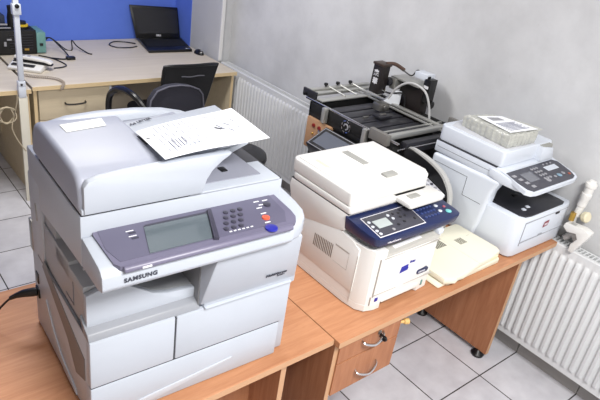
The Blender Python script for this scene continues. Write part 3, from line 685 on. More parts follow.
mb.grid(top); mb.grid([ringat(0, 0), ringat(-.006, .007), ringat(-.018, .009), ringat(-.040, .008), ringat(-.050, .007), ringat(-.0565, .004)])
mb.slab([(P[0][0]+.01, P[0][1]+.01, 1.1768), (P[1][0]-.01, P[1][1]+.01, 1.1768), (P[2][0]-.01, P[2][1]-.01, 1.1768), (P[3][0]+.01, P[3][1]-.01, 1.1768)], .001)
mb.build('film_wrap', t)
sh = MB().use(paperm)
sh.slab([(*quadmap(.14, .10).xy, 1.2215), (*quadmap(.98, .04).xy, 1.2235), (*quadmap(.95, .80).xy, 1.2205), (*quadmap(.20, .84).xy, 1.2205)], .001)
sh.use(greyp).slab([(*quadmap(.36, .60).xy, 1.2222), (*quadmap(.70, .58).xy, 1.2232), (*quadmap(.70, .72).xy, 1.2222), (*quadmap(.38, .75).xy, 1.2222)], .0012)
for k in range(7):
    v = .16+.05*k; sh.use(ink2).slab([(*quadmap(.25, v).xy, 1.2228), (*quadmap(.85-.05*(k % 3), v-.02).xy, 1.2243), (*quadmap(.85-.05*(k % 3), v-.005).xy, 1.2243), (*quadmap(.25, v+.012).xy, 1.2228)], .0008)
bmesh.ops.translate(sh.bm, vec=(0, 0, .016), verts=sh.bm.verts); sh.build('printed_sheet', t)
MB().use(film).slab([(2.42, 1.175, 1.233), (2.485, 1.172, 1.238), (2.480, 1.26, 1.237), (2.44, 1.37, 1.234)], .0012).build('film_flap', t)

# ------------------------------------------------------------------ soldering (rework) station behind the printers
MB_ = MB
t = thing('rework_station', 'black chip rework station with rail table and upright head, behind the printers by the wall', 'workshop machine', (2.32, 1.95, .70))
T = 1.05
bd = MB().use(blackp).box((2.06, 1.74, .72), (2.58, 2.18, .96), .006)
bd.use(blackm).prof([(1.66, .96), (1.66, 1.0), (2.22, 1.03), (2.22, .93), (1.75, .86)], 'x', 2.055, 2.09, .003)
bd.box((2.05, 1.64, .96), (2.58, 2.24, .99), .004).box((2.05, 1.64, .985), (2.065, 2.24, 1.044), .002).box((2.56, 1.64, .985), (2.58, 2.24, 1.044), .002).box((2.05, 2.225, .985), (2.58, 2.24, 1.044), .002)
part(bd, 'housing')
# tan face plate with buttons and, in front of it, the tilted screen
con = MB().use(tan).box((2.034, 2.04, .80), (2.06, 2.225, .968), .002).build('tan_faceplate', t)
for (y, z, r, m_) in ((2.165, .935, .011, mat('dark_red_button', (120, 30, 28), .35)), (2.12, .935, .011, mat('dark_red_button', (120, 30, 28), .35)), (2.115, .915, .010, chrome), (2.165, .89, .006, brass)):
    MB().lathe((2.036, y, z), (-1, 0, 0), [(0, r), (.008, r), (.010, r*.7)], 14).build('button', con, m_)
MB().use(blackp).box((2.04, 1.735, .72), (2.07, 2.19, .81), .004).build('lower_front', t)
sb_ = MB().use(blackp).hexa([(1.935, 1.74, .84), (2.034, 1.74, .84), (2.034, 2.07, .84), (1.935, 2.07, .84), (1.905, 1.74, .895), (2.034, 1.74, .963), (2.034, 2.07, .963), (1.905, 2.07, .895)], .004)
sb_ = part(sb_, 'screen_housing')
def spl(u0, v0, u1, v1, l, m, name, par, th=.002):
    q = up([(1.905+.129*v-l*.47, 2.07-.33*u, .895+.068*v+l*.88) for u, v in ((u0, v0), (u1, v0), (u1, v1), (u0, v1))])
    return MB().use(m).slab(q, th).build(name, par)
spl(.02, .04, .98, .94, .0015, greyp, 'screen_trim', sb_)
spl(.035, .06, .965, .91, .0025, blackp, 'screen_border', sb_)
spl(.09, .16, .88, .80, .004, mat('screen_grey', (96, 100, 110), .15), 'screen', sb_)
# round emblem and blocks on the front
em = MB().use(chrome)
cy, cz = 1.945, 1.008
for k in range(8):
    a0 = 45*k+6; em.tube([(2.046, cy+.030*cos(radians(a0+a*5)), cz+.030*sin(radians(a0+a*5))) for a in range(7)], .0035, 6)
em.use(greyp).tube([(2.046, cy+.015*cos(a*.9), cz+.015*sin(a*.9)) for a in range(6)], .004, 6)
em.build('round_emblem', t)
for y in (2.10, 1.80):
    MB().use(alu).box((2.022, y-.013, .975), (2.049, y+.013, 1.055), .003).build('support_bracket', t)
# rails (long, along y)
MB().use(chrome).box((2.050, 1.60, T-.004), (2.060, 2.28, T+.006), .002).build('guide_rail', t)
MB().use(alu).box((2.46, 1.62, T), (2.482, 2.30, T+.014), .003).build('guide_rail', t)
MB().use(alu).box((2.435, 1.62, T-.006), (2.445, 2.30, T+.004), .002).build('guide_rail', t)
MB().use(chrome).cyl((2.06, 1.602, T-.03), (2.45, 1.602, T-.03), .004, n=8).build('edge_rod', t)
# cross beams
b1 = MB().use(alu).box((2.125, 2.335, T), (2.60, 2.365, T+.018), .003).box((2.125, 2.29, T-.006), (2.60, 2.325, T+.010), .003).box((2.09, 2.19, T-.004), (2.55, 2.235, T+.004), .002)
b1 = part(b1, 'clamp_beam')
MB().use(charcoal).box((2.112, 2.27, T-.02), (2.125, 2.38, T+.022), .002).build('end_plate', b1)
MB().use(blackp).cyl((2.095, 2.35, T-.008), (2.112, 2.35, T-.008), .008, n=10).build('knob', b1)
for x in (2.24, 2.33, 2.43):
    MB().use(blackp).lathe((x+.02, 2.36, T+.018), (0, 0, 1), [(0, .006), (.006, .006), (.007, .012), (.018, .012), (.02, .008)], 12).build('knob', b1)
    MB().use(alu).tube([(x+.03, 2.35, T+.022), (x+.04, 2.28, T+.012), (x+.045, 2.22, T+.006)], .005, 6).build('clamp_finger', b1)
b2 = MB().use(alu).box((2.045, 1.665, T-.006), (2.58, 1.692, T+.018), .003).use(charcoal).box((2.12, 1.70, T-.006), (2.52, 1.735, T+.002), .002).use(alu).box((2.045, 1.735, T-.004), (2.54, 1.745, T+.006), .001)
b2 = part(b2, 'clamp_beam')
MB().use(mat('dull_steel', (128, 126, 122), .5, metal=.3)).box((2.02, 1.645, T-.022), (2.046, 1.765, T+.03), .002).build('end_plate', b2)
MB().use(mat('dull_steel', (128, 126, 122), .5, metal=.3)).box((2.58, 1.62, T-.022), (2.60, 1.73, T+.03), .002).build('end_plate', b2)
# heater bed
bed = MB().use(blackm).box((2.07, 1.72, T-.055), (2.46, 2.19, T-.04), .002)
bed.use(charcoal)
for k in range(5): bed.box((2.09, 1.76+k*.078, T-.035), (2.44, 1.76+k*.078+.066, T-.018), .002)
bed = part(bed, 'heater_bed')
bb = MB().use(charcoal).box((2.24, 1.90, T-.01), (2.33, 1.96, T+.002), .002).use(metal).box((2.16, 1.94, T-.01), (2.20, 1.95, T+.0), .001).box((2.27, 1.925, T+.002), (2.31, 1.94, T+.006), .001)
bb.build('board_rest', t)
MB().use(metal).box((2.33, 1.99, T-.01), (2.40, 2.05, T+.03), .004).lathe((2.36, 1.985, T+.012), (0, -1, 0), [(0, .014), (.006, .014), (.007, .010)], 14).build('lock_block', t)
MB().use(charcoal).box((2.13, 1.61, .985), (2.50, 1.65, T-.01), .003).build('lower_shelf', t)
# rear column with head
col = MB().use(mat('dark_brown_black', (34, 28, 27), .5)).box((2.535, 1.90, .98), (2.605, 2.06, 1.185), .004).use(alu).box((2.49, 1.90, 1.187), (2.61, 2.10, 1.197), .002).use(blackp).box((2.54, 1.868, 1.11), (2.60, 1.912, 1.235), .003)
col = part(col, 'column')
MB().use(whitec).box((2.54, 1.90, 1.222), (2.61, 1.985, 1.255), .004).use(blackp).box((2.55, 1.895, 1.235), (2.57, 1.901, 1.247)).build('motor_cap', col)
MB().use(blackp).lathe((2.58, 1.868, 1.10), (0, -1, 0), [(0, .02), (.015, .02), (.018, .012)], 14).build('knob', col)
MB().use(lightmark).box((2.537, 1.875, 1.185), (2.5405, 1.905, 1.20)).build('warning_sticker', col)
hd = MB().use(mat('dark_brown_black', (34, 28, 27), .5)).hexa([(2.40, 2.075, 1.095), (2.46, 2.075, 1.095), (2.46, 2.145, 1.095), (2.40, 2.145, 1.095), (2.40, 2.07, 1.262), (2.46, 2.07, 1.262), (2.46, 2.14, 1.262), (2.40, 2.14, 1.262)], .004)
hd.use(mat('bronze_trim', (74, 62, 56), .4, metal=.4)).box((2.395, 2.065, 1.250), (2.465, 2.145, 1.264), .003)
bmesh.ops.translate(hd.bm, vec=(0, .02, 0), verts=hd.bm.verts); hd = part(hd, 'nozzle_head')
MB().use(lightmark).text('鑫', (2.3975, 2.148, 1.195), (0, -1, 0), (0, 0, 1), .038, bold=.001).text('華', (2.3975, 2.148, 1.150), (0, -1, 0), (0, 0, 1), .038, bold=.001).build('painted_characters', hd)
MB().use(blackp).cyl((2.43, 2.16, 1.19), (2.43, 2.14, 1.19), .02, n=12).build('side_knob', hd)
MB().use(charcoal).cyl((2.46, 2.10, 1.165), (2.54, 2.08, 1.165), .024, n=14).use(alu).box((2.48, 2.055, 1.13), (2.56, 2.095, 1.190), .003).build('arm', t)
MB().use(mat('copper_wires', (84, 62, 52), .6)).tube(smoothpath([(2.44, 2.11, 1.262), (2.49, 2.09, 1.262), (2.54, 2.06, 1.235)], 6), .010, 8).use(blackp).tube(smoothpath([(2.52, 2.07, 1.245), (2.56, 2.02, 1.215), (2.58, 2.0, 1.25), (2.60, 1.96, 1.225)], 6), .004, 6).build('cable_loom', t)
MB().use(mat('hose_grey', (196, 196, 196), .35)).tube(smoothpath([(2.44, 2.08, T+.0), (2.45, 2.05, 1.09), (2.45, 2.02, 1.145), (2.45, 1.965, 1.195), (2.45, 1.90, 1.215), (2.46, 1.83, 1.195), (2.48, 1.80, 1.13), (2.50, 1.79, T)], 8), .006, 8).build('air_hose', t)
MB().use(blackp).tube(smoothpath([(2.43, 2.10, 1.12), (2.46, 2.06, 1.11), (2.48, 1.98, 1.13), (2.49, 1.96, T)], 8), .005, 8).build('air_hose', t)
MB().use(mat('pale_foil', (222, 226, 232), .35)).hexa([(2.42, 2.07, T+.004), (2.49, 2.0, T+.004), (2.53, 2.05, T+.004), (2.49, 2.12, T+.004), (2.475, 2.03, 1.13), (2.50, 2.01, 1.13), (2.515, 2.02, 1.13), (2.49, 2.05, 1.13)], .004).build('nozzle_cone', t)
single(MB().use(maple).box((2.075, 1.75, .68), (2.57, 2.17, .718), .002).box((2.10, 1.77, 0), (2.13, 2.15, .68)).box((2.53, 1.77, 0), (2.56, 2.15, .68)), 'machine_stand', 'low pale stand under the black rework station', 'table', (2.33, 1.95, 0))

# ------------------------------------------------------------------ black desk phone-like fax with curved silver rim between the printers
t = thing('fax_machine', 'black fax machine with curved pale grey rim and keypad, half hidden behind the navy-panel printer', 'fax machine', (1.98, 1.52, DZ))
bd = MB().use(blackp).prof([(1.29, DZ+.002), (1.29, .84), (1.33, .90), (1.585, .93), (1.585, DZ+.002)], 'x', 1.82, 2.10, .006)
bd.use(charcoal).box((1.93, 1.50, .92), (2.09, 1.585, .985), .008)
part(bd, 'body')
a = smoothpath([(0, 1.585, 1.038), (0, 1.55, 1.044), (0, 1.46, 1.034), (0, 1.37, 1.004), (0, 1.315, .955), (0, 1.293, .905), (0, 1.288, .85), (0, 1.287, .78), (0, 1.287, DZ+.012)], 6)
rm = MB().use(mat('rim_silver', (178, 178, 176), .4)); r0 = []; r1 = []; r2 = []; r3 = []
for i, p in enumerate(a):
    w = .026*min(1, .15+i/12)
    r0.append((2.125-w, p.y, p.z)); r1.append((2.125, p.y, p.z)); r2.append((2.125, p.y+.012, max(DZ+.001, p.z-.012))); r3.append((2.125-w, p.y+.012, max(DZ+.001, p.z-.012)))
rm.grid([r0, r1, r2, r3, r0]); part(rm, 'curved_rim')
MB().use(blackp).prof([(p.y+.008, p.z-.008) for p in a]+[(1.585, DZ+.003)], 'x', 2.098, 2.122, 0).build('side_panel', t)
MB().use(whitec).box((1.985, 1.487, .955), (2.03, 1.499, .967)).build('label_tag', t)
kp = MB().use(mat('keypad_pale', (206, 208, 216), .4)).hexa([(2.01, 1.325, .905), (2.095, 1.315, .905), (2.095, 1.43, .93), (2.01, 1.43, .93), (2.01, 1.325, .920), (2.095, 1.315, .920), (2.095, 1.43, .955), (2.01, 1.43, .955)], .003)
kp = part(kp, 'keypad')
for j in range(4):
    for i in range(3):
        x = 2.025+.026*i; y = 1.34+.024*j
        MB().use(greyp if (i+j) % 2 else charcoal2).lathe((x, y, .9235+(y-1.33)*.32), (0, 0, 1), [(0, .008), (.005, .007)], 8).build('key', kp)
MB().use(navy).box((1.93, 1.40, .915), (2.0, 1.46, .945), .004).build('blue_flap', t)

# ------------------------------------------------------------------ white valve, knob and bracket on the wall end of the radiator
t = thing('radiator_valve', 'white pipe fitting with cream knob rising from the radiator by the wall', 'valve', (2.63, .95, .727))
ax = Vector((.0, -.03, 1)).normalized()
MB().use(whitep).lathe((2.642, .955, .872), (.03, -.05, 1), [(0, .017), (.05, .017), (.055, .021), (.09, .021), (.095, .024), (.118, .024), (.122, .021), (.150, .022), (.154, .026), (.170, .026), (.175, .018), (.184, .016), (.186, .008)], 18).build('stem', t)
MB().use(mat('old_cream', (216, 208, 180), .5)).lathe((2.635, .930, .885), (-.2, -1, .25), [(0, .012), (.012, .024), (.03, .026), (.036, .020)], 18).build('knob', t)
MB().use(brass).cyl((2.62, .962, .85), (2.62, .962, .89), .013, n=12).build('nut', t)
MB().use(whitep).cyl((2.668, .962, .735), (2.64, .957, .87), .010, n=12).build('pipe', t)
t = thing('plastic_bracket', 'white angled plastic bracket standing on the radiator end beside the last printer', 'bracket', (2.63, .90, .727))
br = MB().use(whitep).prof([(.965, .828), (.96, .850), (.875, .858), (.842, .848), (.845, .825), (.885, .728), (.905, .728), (.905, .765), (.885, .80), (.90, .822), (.94, .812)], 'x', 2.565, 2.615, .003)
br.build('arm', t)
MB().use(mat('sticker_grey', (170, 170, 168), .5)).box((2.575, .915, .857), (2.59, .94, .859)).build('label', t)
t2 = MB().use(mat('clear_hose', (196, 192, 190), .2, noise=.2, nscale=40)).tube(smoothpath([(2.64, .965, .745), (2.64, .95, .77), (2.64, .93, .785), (2.64, .905, .745)], 6), .015, 10)
single(t2, 'clear_hose', 'short clear plastic hose curled under the white bracket on the radiator', 'hose', (2.615, .97, .727))

# ------------------------------------------------------------------ far pale desks along the blue wall
t = thing('corner_desk', 'pale maple desk with drawer along the blue wall, holding the open laptop', 'desk', (1.8, 4.1, 0), 0, 'pale maple desks by the blue wall')
MB().box((1.058, 3.662, DZ-.028), (2.555, 4.678, DZ), .0015, 1).build('desk_top', t, maple)
MB().box((1.058, 3.6612, DZ-.027), (2.555, 3.6622, DZ-.001)).build('edge_band', t, maple_e)
MB().use(maple_v).box((1.066, 3.68, 0), (1.086, 4.6, DZ-.028)).use(maple_e).box((1.066, 3.678, 0), (1.086, 3.68, DZ-.028)).build('side_panel', t)
MB().use(maple_v).box((2.52, 3.68, 0), (2.54, 4.6, DZ-.028)).use(maple_e).box((2.52, 3.678, 0), (2.54, 3.68, DZ-.028)).build('side_panel', t)
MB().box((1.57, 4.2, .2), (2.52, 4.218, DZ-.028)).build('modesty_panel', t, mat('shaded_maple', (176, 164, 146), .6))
pd = MB().use(maple_v).box((1.098, 3.71, .04), (1.56, 4.25, DZ-.03)).use(mat('pale_strip', (224, 228, 232), .5)).box((1.560, 3.70, .04), (1.575, 3.715, DZ-.03)); pd.build('drawer_case', t)
for z0, z1 in ((.50, .698), (.29, .495), (.06, .285)):
    d = MB().box((1.10, 3.692, z0), (1.556, 3.71, z1), .001).build('drawer', t, maple_v)
    h = smoothpath([(1.262, 3.692, z0+.104), (1.268, 3.672, z0+.100), (1.325, 3.665, z0+.098), (1.385, 3.672, z0+.100), (1.392, 3.692, z0+.104)], 4)
    MB().tube(h, .0055, 8).build('handle', d, mat('gunmetal', (80, 78, 76), .3, metal=.8))
t = thing('corner_desk', 'pale maple desk at the far left, under the black box and white pole', 'desk', (.4, 4.1, 0), 0, 'pale maple desks by the blue wall')
MB().box((-.35, 3.625, DZ-.028), (1.040, 4.678, DZ), .0015, 1).build('desk_top', t, maple)
MB().box((-.35, 3.6242, DZ-.027), (1.040, 3.6252, DZ-.001)).build('edge_band', t, maple_e)
MB().use(maple_v).box((1.008, 3.645, 0), (1.030, 4.6, DZ-.028)).use(maple_e).box((1.008, 3.643, 0), (1.030, 3.645, DZ-.028)).build('side_panel', t)
MB().use(maple_v).box((-.34, 3.645, 0), (-.318, 4.6, DZ-.028)).build('side_panel', t)
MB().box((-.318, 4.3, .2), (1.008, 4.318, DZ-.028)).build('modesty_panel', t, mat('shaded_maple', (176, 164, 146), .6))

# white pole clamped to the far left desk
t = thing('lamp_pole', 'white upright pole clamped to the front edge of the far left desk', 'pole', (.965, 3.60, DZ))
MB().use(whitec).box((.965, 3.585, .80), (.995, 3.612, 1.40), .004).box((.958, 3.577, 1.185), (1.004, 3.618, 1.245), .004).build('post', t)
MB().use(blackp).lathe((.981, 3.577, 1.235), (0, -1, 0), [(0, .012), (.008, .012), (.01, .008)], 12).build('thumb_screw', t)
MB().use(whitec).box((.958, 3.583, .768), (1.0, 3.615, .80), .003).build('collar', t)
MB().use(whitec).box((.958, 3.583, .70), (1.0, 3.62, .768), .003).use(blackp).box((.97, 3.580, .775), (.982, 3.584, .787)).build('clamp', t)
MB().use(mat('pale_board', (214, 210, 196), .5)).box((.955, 3.585, 0), (1.005, 3.60, .705), .003).build('lower_board', t)

# black power unit with teal end, yellow tape reel, small things
t = thing('power_supply', 'black bench power unit with teal end panel by the blue wall', 'electrical box', (1.1, 4.44, DZ))
MB().use(blackm).box((.85, 4.34, DZ+.004), (1.305, 4.55, .905), .006).build('case', t)
MB().use(teal).box((1.306, 4.345, DZ+.008), (1.37, 4.54, .888), .006).build('end_panel', t)
MB().use(blackp).box((1.325, 4.340, .795), (1.348, 4.346, .812)).build('socket', t)
fm = MB().use(charcoal)
for k in range(6): fm.box((1.13, 4.336, .78+k*.018), (1.28, 4.341, .786+k*.018))
fm.use(brass).box((1.22, 4.334, .768), (1.25, 4.341, .782)).use(greyp).box((1.09, 4.335, .80), (1.105, 4.341, .83)).box((1.11, 4.335, .84), (1.14, 4.341, .85))
fm.build('front_grille', t)
t = thing('tape_reel', 'black and yellow tape reel lying on top of the black power unit', 'reel', (1.235, 4.42, .908))
MB().use(blackp).lathe((1.235, 4.42, .906), (0, 0, 1), [(0, .05), (.012, .05), (.013, .03), (.045, .028), (.05, .01)], 20).build('core', t)
MB().use(mat('yellow', (214, 180, 40), .5)).lathe((1.235, 4.42, .9185), (0, 0, 1), [(0, .042), (.012, .042), (.013, .03)], 20).build('band', t)
t = thing('test_leads_holder', 'dark blue boxy device with light slots left of the tape reel', 'device', (1.02, 4.45, .906))
MB().use(mat('ink_blue', (30, 40, 62), .5)).box((.90, 4.38, .906), (1.12, 4.52, 1.0), .008).use(mat('ink_blue', (30, 40, 62), .5)).cyl((1.05, 4.45, 1.0), (1.05, 4.45, 1.04), .035, n=16).build('case', t)
MB().use(greyp).box((1.06, 4.366, .935), (1.13, 4.379, .945), .002).box((1.07, 4.366, .912), (1.15, 4.379, .920), .002).build('light_slot', t)
single(MB().use(blackm).lathe((1.185, 4.45, .907), (0, 0, 1), [(0, .035), (.06, .035), (.10, .028), (.14, .03), (.145, .01)], 16), 'solder_pot', 'tall dark pot standing behind the pole on the black power unit', 'pot', (1.185, 4.45, .907))

# desk phone
t = thing('desk_phone', 'white desk telephone with handset on the far desk', 'telephone', (1.15, 4.02, DZ))
Rz = Matrix.Translation((1.15, 4.02, DZ)) @ Matrix.Rotation(radians(-38), 4, 'Z')
MB().use(whitep).prof([(-.07, .002), (-.075, .02), (.075, .055), (.08, .045), (.08, .002)], 'x', -.11, .10, .004, M=Rz).build('base', t)
MB().use(charcoal).box((-.095, -.05, .030), (.05, -.015, .036), M=Rz).box((-.10, .0, .040), (-.03, .05, .047), M=Rz).build('key_strip', t)
hs = MB().use(whitep).prof([(-.10, .06), (-.09, .082), (.04, .078), (.125, .066), (.145, .052), (.14, .044), (.10, .055), (-.09, .062)], 'y', -.002, .05, .007, M=Rz)
hs.use(blackp).prof([(-.10, .055), (-.09, .063), (.10, .056), (.14, .045), (.148, .036), (.12, .036), (.0, .046)], 'y', -.004, .045, .004, M=Rz)
hs.use(greyp).box((-.06, .01, .080), (-.03, .035, .0835), M=Rz).box((-.015, .012, .0795), (.005, .035, .081), M=Rz)
hs.build('handset', t)
cl = []
base = smoothpath([(1.08, 3.87, .745), (1.13, 3.83, .745), (1.19, 3.80, .745), (1.24, 3.75, .745), (1.255, 3.69, .743), (1.24, 3.648, .738), (1.23, 3.645, .715)], 26)
for i, p in enumerate(base): a = i*1.25; cl.append((p.x+.009*cos(a), p.y+.006*sin(a), max(p.z+.006*sin(a), DZ+.003) if p.y > 3.66 else p.z+.004*sin(a)))
MB().use(mat('coil_brown', (150, 138, 126), .5)).tube(cl, .0026, 5).build('coiled_cord', t)

# cables on the far desk
def cable(name, label, pts, r, m, n=6):
    q = smoothpath(pts, n); return single(MB().use(m).tube(q, r, 6), name, label, 'cable', tuple(pts[0]))
cable('black_cable', 'black cable with a plug end trailing from the teal box', [(1.380, 4.44, .79), (1.42, 4.42, .83), (1.47, 4.36, .78), (1.49, 4.25, DZ+.006), (1.44, 4.18, DZ+.006), (1.36, 4.22, DZ+.006)], .005, blackp)
cable('black_cable', 'thin black cable making a peak on the desk right of the teal box', [(1.375, 4.50, .80), (1.46, 4.52, .80), (1.53, 4.42, DZ+.006), (1.57, 4.40, DZ+.006), (1.585, 4.44, .80), (1.61, 4.40, DZ+.03), (1.65, 4.30, DZ+.006), (1.67, 4.27, DZ+.006)], .0045, blackp)
cable('black_cable', 'short black cable looping on the desk in front of the teal box', [(1.30, 4.30, DZ+.005), (1.36, 4.22, DZ+.006), (1.39, 4.13, DZ+.006), (1.40, 4.04, DZ+.006), (1.36, 4.00, DZ+.006), (1.30, 3.99, DZ+.006)], .004, blackp)
single(MB().use(blackp).box((1.45, 4.16, DZ+.001), (1.51, 4.20, DZ+.022), .005), 'cable_plug', 'small black plug lying on the pale desk right of the phone', 'plug', (1.48, 4.18, DZ))
cable('laptop_cable', 'black charger cable curled on the pale desk left of the laptop', [(2.12, 4.50, DZ+.008), (2.05, 4.57, DZ+.006), (1.97, 4.58, DZ+.006), (1.90, 4.50, DZ+.006), (1.93, 4.42, DZ+.006), (2.03, 4.40, DZ+.006), (2.10, 4.43, DZ+.006)], .0045, blackp)
ty = mat('beige_cable', (176, 164, 140), .6)
lp = []
for k in range(60):
    a = k/60*2*pi*4; lp.append((.88+.010*sin(k*.7)+.045*cos(a), 3.585+.008*cos(k), .60+.05*sin(a)))
lp = [(.945, 3.575, .725), (.94, 3.58, .67)]+lp+[(.90, 3.575, .52), (.93, 3.57, .43), (.97, 3.57, .36)]
single(MB().use(ty).tube(smoothpath(lp, 2), .0035, 5), 'coiled_cable', 'beige cable bundle hanging under the far left desk by the pole', 'cable', (.9, 3.6, .6))

# laptop
t = thing('laptop', 'open black laptop on the pale desk in the blue corner', 'laptop', (2.33, 4.42, DZ))
MB().use(blackp).hexa([(2.112, 4.245, DZ+.002), (2.485, 4.225, DZ+.002), (2.565, 4.56, DZ+.002), (2.185, 4.60, DZ+.002), (2.112, 4.245, DZ+.022), (2.485, 4.225, DZ+.022), (2.565, 4.56, DZ+.03), (2.185, 4.60, DZ+.03)], .004).build('base', t)
MB().use(blackm).slab([(2.155, 4.34, DZ+.0258), (2.50, 4.32, DZ+.0258), (2.54, 4.51, DZ+.0295), (2.195, 4.55, DZ+.0295)], .001).build('keyboard', t)
MB().use(lightmark).box((2.44, 4.245, DZ+.0222), (2.455, 4.258, DZ+.0235)).use(mat('blue_sticker', (60, 90, 170), .4)).box((2.462, 4.243, DZ+.0222), (2.477, 4.258, DZ+.0235)).build('sticker', t)
sc = MB().use(blackp).hexa([(2.175, 4.60, DZ+.022), (2.56, 4.565, DZ+.022), (2.562, 4.585, DZ+.022), (2.177, 4.62, DZ+.022), (2.135, 4.655, 1.015), (2.555, 4.625, 1.0), (2.556, 4.637, 1.0), (2.137, 4.667, 1.015)], .004)
sc = part(sc, 'screen_lid')
MB().use(mat('dark_screen', (34, 34, 38), .25)).slab([(2.190, 4.6035, DZ+.062), (2.545, 4.5715, DZ+.062), (2.542, 4.620, .985), (2.155, 4.6475, .998)], .001).build('screen', sc)
MB().use(lightmark).text('DELL', (2.345, 4.585, DZ+.040), (1, -.09, 0), (0, .2, 1), .020, bold=.0006).build('brand_lettering', sc)
# mouse
t = thing('computer_mouse', 'black computer mouse on the pale desk right of the laptop', 'mouse', (2.555-.03, 4.16, DZ))
ms = [(0, .003)]
tm = bmesh.new(); bmesh.ops.create_uvsphere(tm, u_segments=20, v_segments=12, radius=1)
for v in tm.verts: v.co = Vector((2.515+v.co.x*.034*(1+.1*v.co.y), 4.165+v.co.y*.055, DZ+.001+max(0, v.co.z)*.036))
mm = MB().use(blackp); mm._merge(tm); mm.build('shell', t)
MB().use(greyp).cyl((2.511, 4.135, DZ+.033), (2.519, 4.135, DZ+.033), .006, n=10).build('scroll_wheel', t)
MB().use(whitep).box((2.50, 4.117, DZ+.020), (2.515, 4.122, DZ+.026), .001).build('front_mark', t)

# ------------------------------------------------------------------ chairs
def frustum_back(pts, y0, y1, bow): pass
t = thing('mesh_chair', 'black office chair with mesh backrest pushed in under the pale desk', 'chair', (1.98, 3.66, 0), 0)
rows = []
for i in range(11):
    v = i/10; z = .57+.34*v; hw = .168+.030*v; y = 3.42-.05*v
    rows.append([(1.955+.035*v+hw*(2*j/12-1), y-.035*(1-(2*j/12-1)**2), z-.01*abs(2*j/12-1)**4*(v > .99)) for j in range(13)])
back = MB().use(meshb).grid(rows).grid([[(x, y+.018, z) for x, y, z in r] for r in rows])
back = part(back, 'backrest')
edge = rows[0][:]+[r[-1] for r in rows[1:]]+rows[-1][::-1][1:]+[r[0] for r in rows[::-1][1:-1]]
MB().use(blackp).tube([(x, y+.009, z) for x, y, z in edge], .012, 8, True).build('back_frame', t)
MB().use(mat('silver_stripe', (88, 88, 96), .4)).tube([(1.985+.085*(2*j/8-1), 3.35-.006, .838+.003*cos(j)) for j in range(9)], .004, 6).build('grip_slot', t)
MB().use(fab).prof(rrect(1.75, 3.46, 2.20, 3.90, .08), 'z', .43, .50, .02, 3).build('seat', t)
MB().use(blackp).cyl((1.98, 3.68, .10), (1.98, 3.68, .43), .025, n=14).box((1.86, 3.55, .405), (2.12, 3.80, .43), .005).tube(smoothpath([(1.97, 3.60, .41), (1.97, 3.46, .42), (1.97, 3.43, .52), (1.97, 3.41, .62)], 5), .02, 8).build('column', t)
for k in range(5):
    a = k*2*pi/5+.3; L = .26
    MB().use(blackp).tube([(1.98, 3.68, .12), (1.98+L*cos(a), 3.68+L*sin(a), .075)], [.026, .016], 8).build('base_leg', t)
    MB().use(blackp).cyl((1.98+L*cos(a)-.015, 3.68+L*sin(a), .028), (1.98+L*cos(a)+.015, 3.68+L*sin(a), .028), .028, n=14).tube([(1.98+L*cos(a), 3.68+L*sin(a), .03), (1.98+L*cos(a), 3.68+L*sin(a), .08)], .008, 6).build('caster', t)
t = thing('armchair', 'charcoal fabric chair with rounded back and black loop armrest, behind the copier', 'chair', (1.65, 3.1, 0), 0)
out = [(-.185, .56), (-.19, .66), (-.188, .77), (-.178, .86), (-.14, .912), (-.07, .934), (0, .937), (.07, .926), (.13, .902), (.155, .87), (.17, .78), (.18, .66), (.178, .56)]
t1 = [(1.655+x, z) for x, z in out]
bk = MB().use(fab).prof(t1, 'y', 2.93, 2.985, .014, 3, 60); part(bk, 'backrest')
MB().use(mat('grey_piping', (92, 92, 104), .7)).tube([(x, 2.928, z) for x, z in t1], .005, 6).build('piping', t)
MB().use(fab).prof(rrect(1.45, 2.90, 1.86, 3.32, .07), 'z', .40, .48, .02, 3).build('seat', t)
for q in ([(1.49, 2.95, .70), (1.47, 2.95, .78), (1.42, 3.0, .86), (1.40, 3.10, .872), (1.39, 3.20, .845), (1.38, 3.27, .78), (1.38, 3.28, .66), (1.40, 3.24, .50), (1.45, 3.18, .445)],):
    MB().use(blackp).tube(smoothpath(q, 6), .019, 10).build('armrest', t)
for sx in (1.49, 1.82):
    for sy in (2.96, 3.26):
        MB().use(blackp).tube([(sx, sy, .41), (sx+(.03 if sx > 1.7 else -.03), sy+(.03 if sy > 3.1 else -.03), 0)], .012, 8).build('leg', t)
MB().use(blackp).tube([(1.56, 2.96, .43), (1.56, 2.955, .70)], .014, 8).tube([(1.76, 2.96, .43), (1.76, 2.955, .70)], .014, 8).tube([(1.56, 2.96, .43), (1.76, 2.96, .43)], .014, 8).build('back_support', t)
t = thing('stool', 'black rounded stool seat edge standing in for a chair arm behind the right end of the copier lid', 'stool', (1.865, 2.60, 0))  # stool form stands in for a black curve taken as a chair arm
MB().use(blackp).lathe((1.865, 2.60, .56), (0, 0, 1), [(0, .15), (.01, .17), (.04, .18), (.06, .175), (.07, .15), (.066, .10), (.064, .01)], 32).build('seat', t)
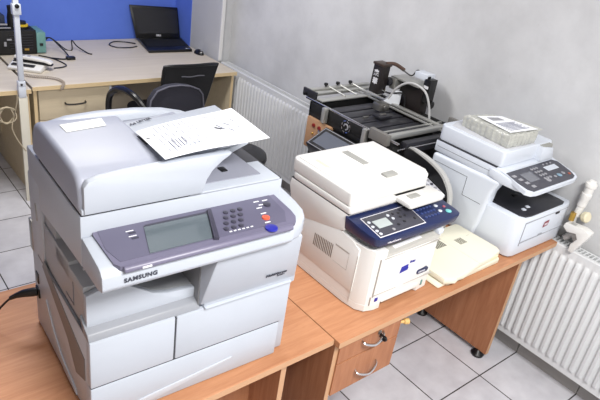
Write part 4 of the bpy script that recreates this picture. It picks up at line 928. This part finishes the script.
MB().use(blackp).cyl((1.865, 2.60, .06), (1.865, 2.60, .56), .022, n=12).build('column', t)
MB().use(blackp).lathe((1.865, 2.60, 0), (0, 0, 1), [(0, .20), (.02, .20), (.04, .05), (.06, .03)], 28).build('base', t)

# ------------------------------------------------------------------ ceiling lamps and camera
def lamp(x, y, sx, sy, power, label):
    r = thing('ceiling_light', label, 'lamp', (x, y, WZ), 0, 'ceiling light panels')
    MB().use(whitep).box((x-sx/2-.02, y-sy/2-.02, WZ-.03), (x+sx/2+.02, y+sy/2+.02, WZ-.001), .003).build('housing', r)
    l = bpy.data.lights.new('lamp_tube', 'AREA'); l.shape = 'RECTANGLE'; l.size = sx; l.size_y = sy; l.energy = power; l.color = (1, .985, .965)
    o = bpy.data.objects.new('lamp_tube', l); C.objects.link(o); o.location = (0, 0, -.034); o.parent = r
    return r
lamp(.85, -.45, 1.3, .6, 95, 'white ceiling light panel over the near end of the room')
lamp(1.0, 2.9, 1.2, .5, 40, 'white ceiling light panel over the far end of the room')
w = bpy.data.worlds.new('world'); bpy.context.scene.world = w; w.use_nodes = True
w.node_tree.nodes['Background'].inputs[0].default_value = (.8, .85, 1, 1); w.node_tree.nodes['Background'].inputs[1].default_value = .3

cam = bpy.data.cameras.new('camera'); co = bpy.data.objects.new('camera', cam); C.objects.link(co)
a, b, c = 0.750647329, 0.476695073, 0.158693143
f = Vector((sin(a)*cos(b), cos(a)*cos(b), -sin(b))); r = Vector((cos(a), -sin(a), 0)); u = r.cross(f)
r2 = r*cos(c)+u*sin(c); u2 = -r*sin(c)+u*cos(c)
co.matrix_world = Matrix(((r2.x, u2.x, -f.x, 0), (r2.y, u2.y, -f.y, 0), (r2.z, u2.z, -f.z, 2.015), (0, 0, 0, 1)))
cam.sensor_width = 36; cam.lens = 590.43/600*36; cam.clip_start = .05
s = bpy.context.scene; s.camera = co
s.view_settings.view_transform = 'Standard'; s.view_settings.look = 'None'; s.view_settings.gamma = 1; s.view_settings.exposure = .40
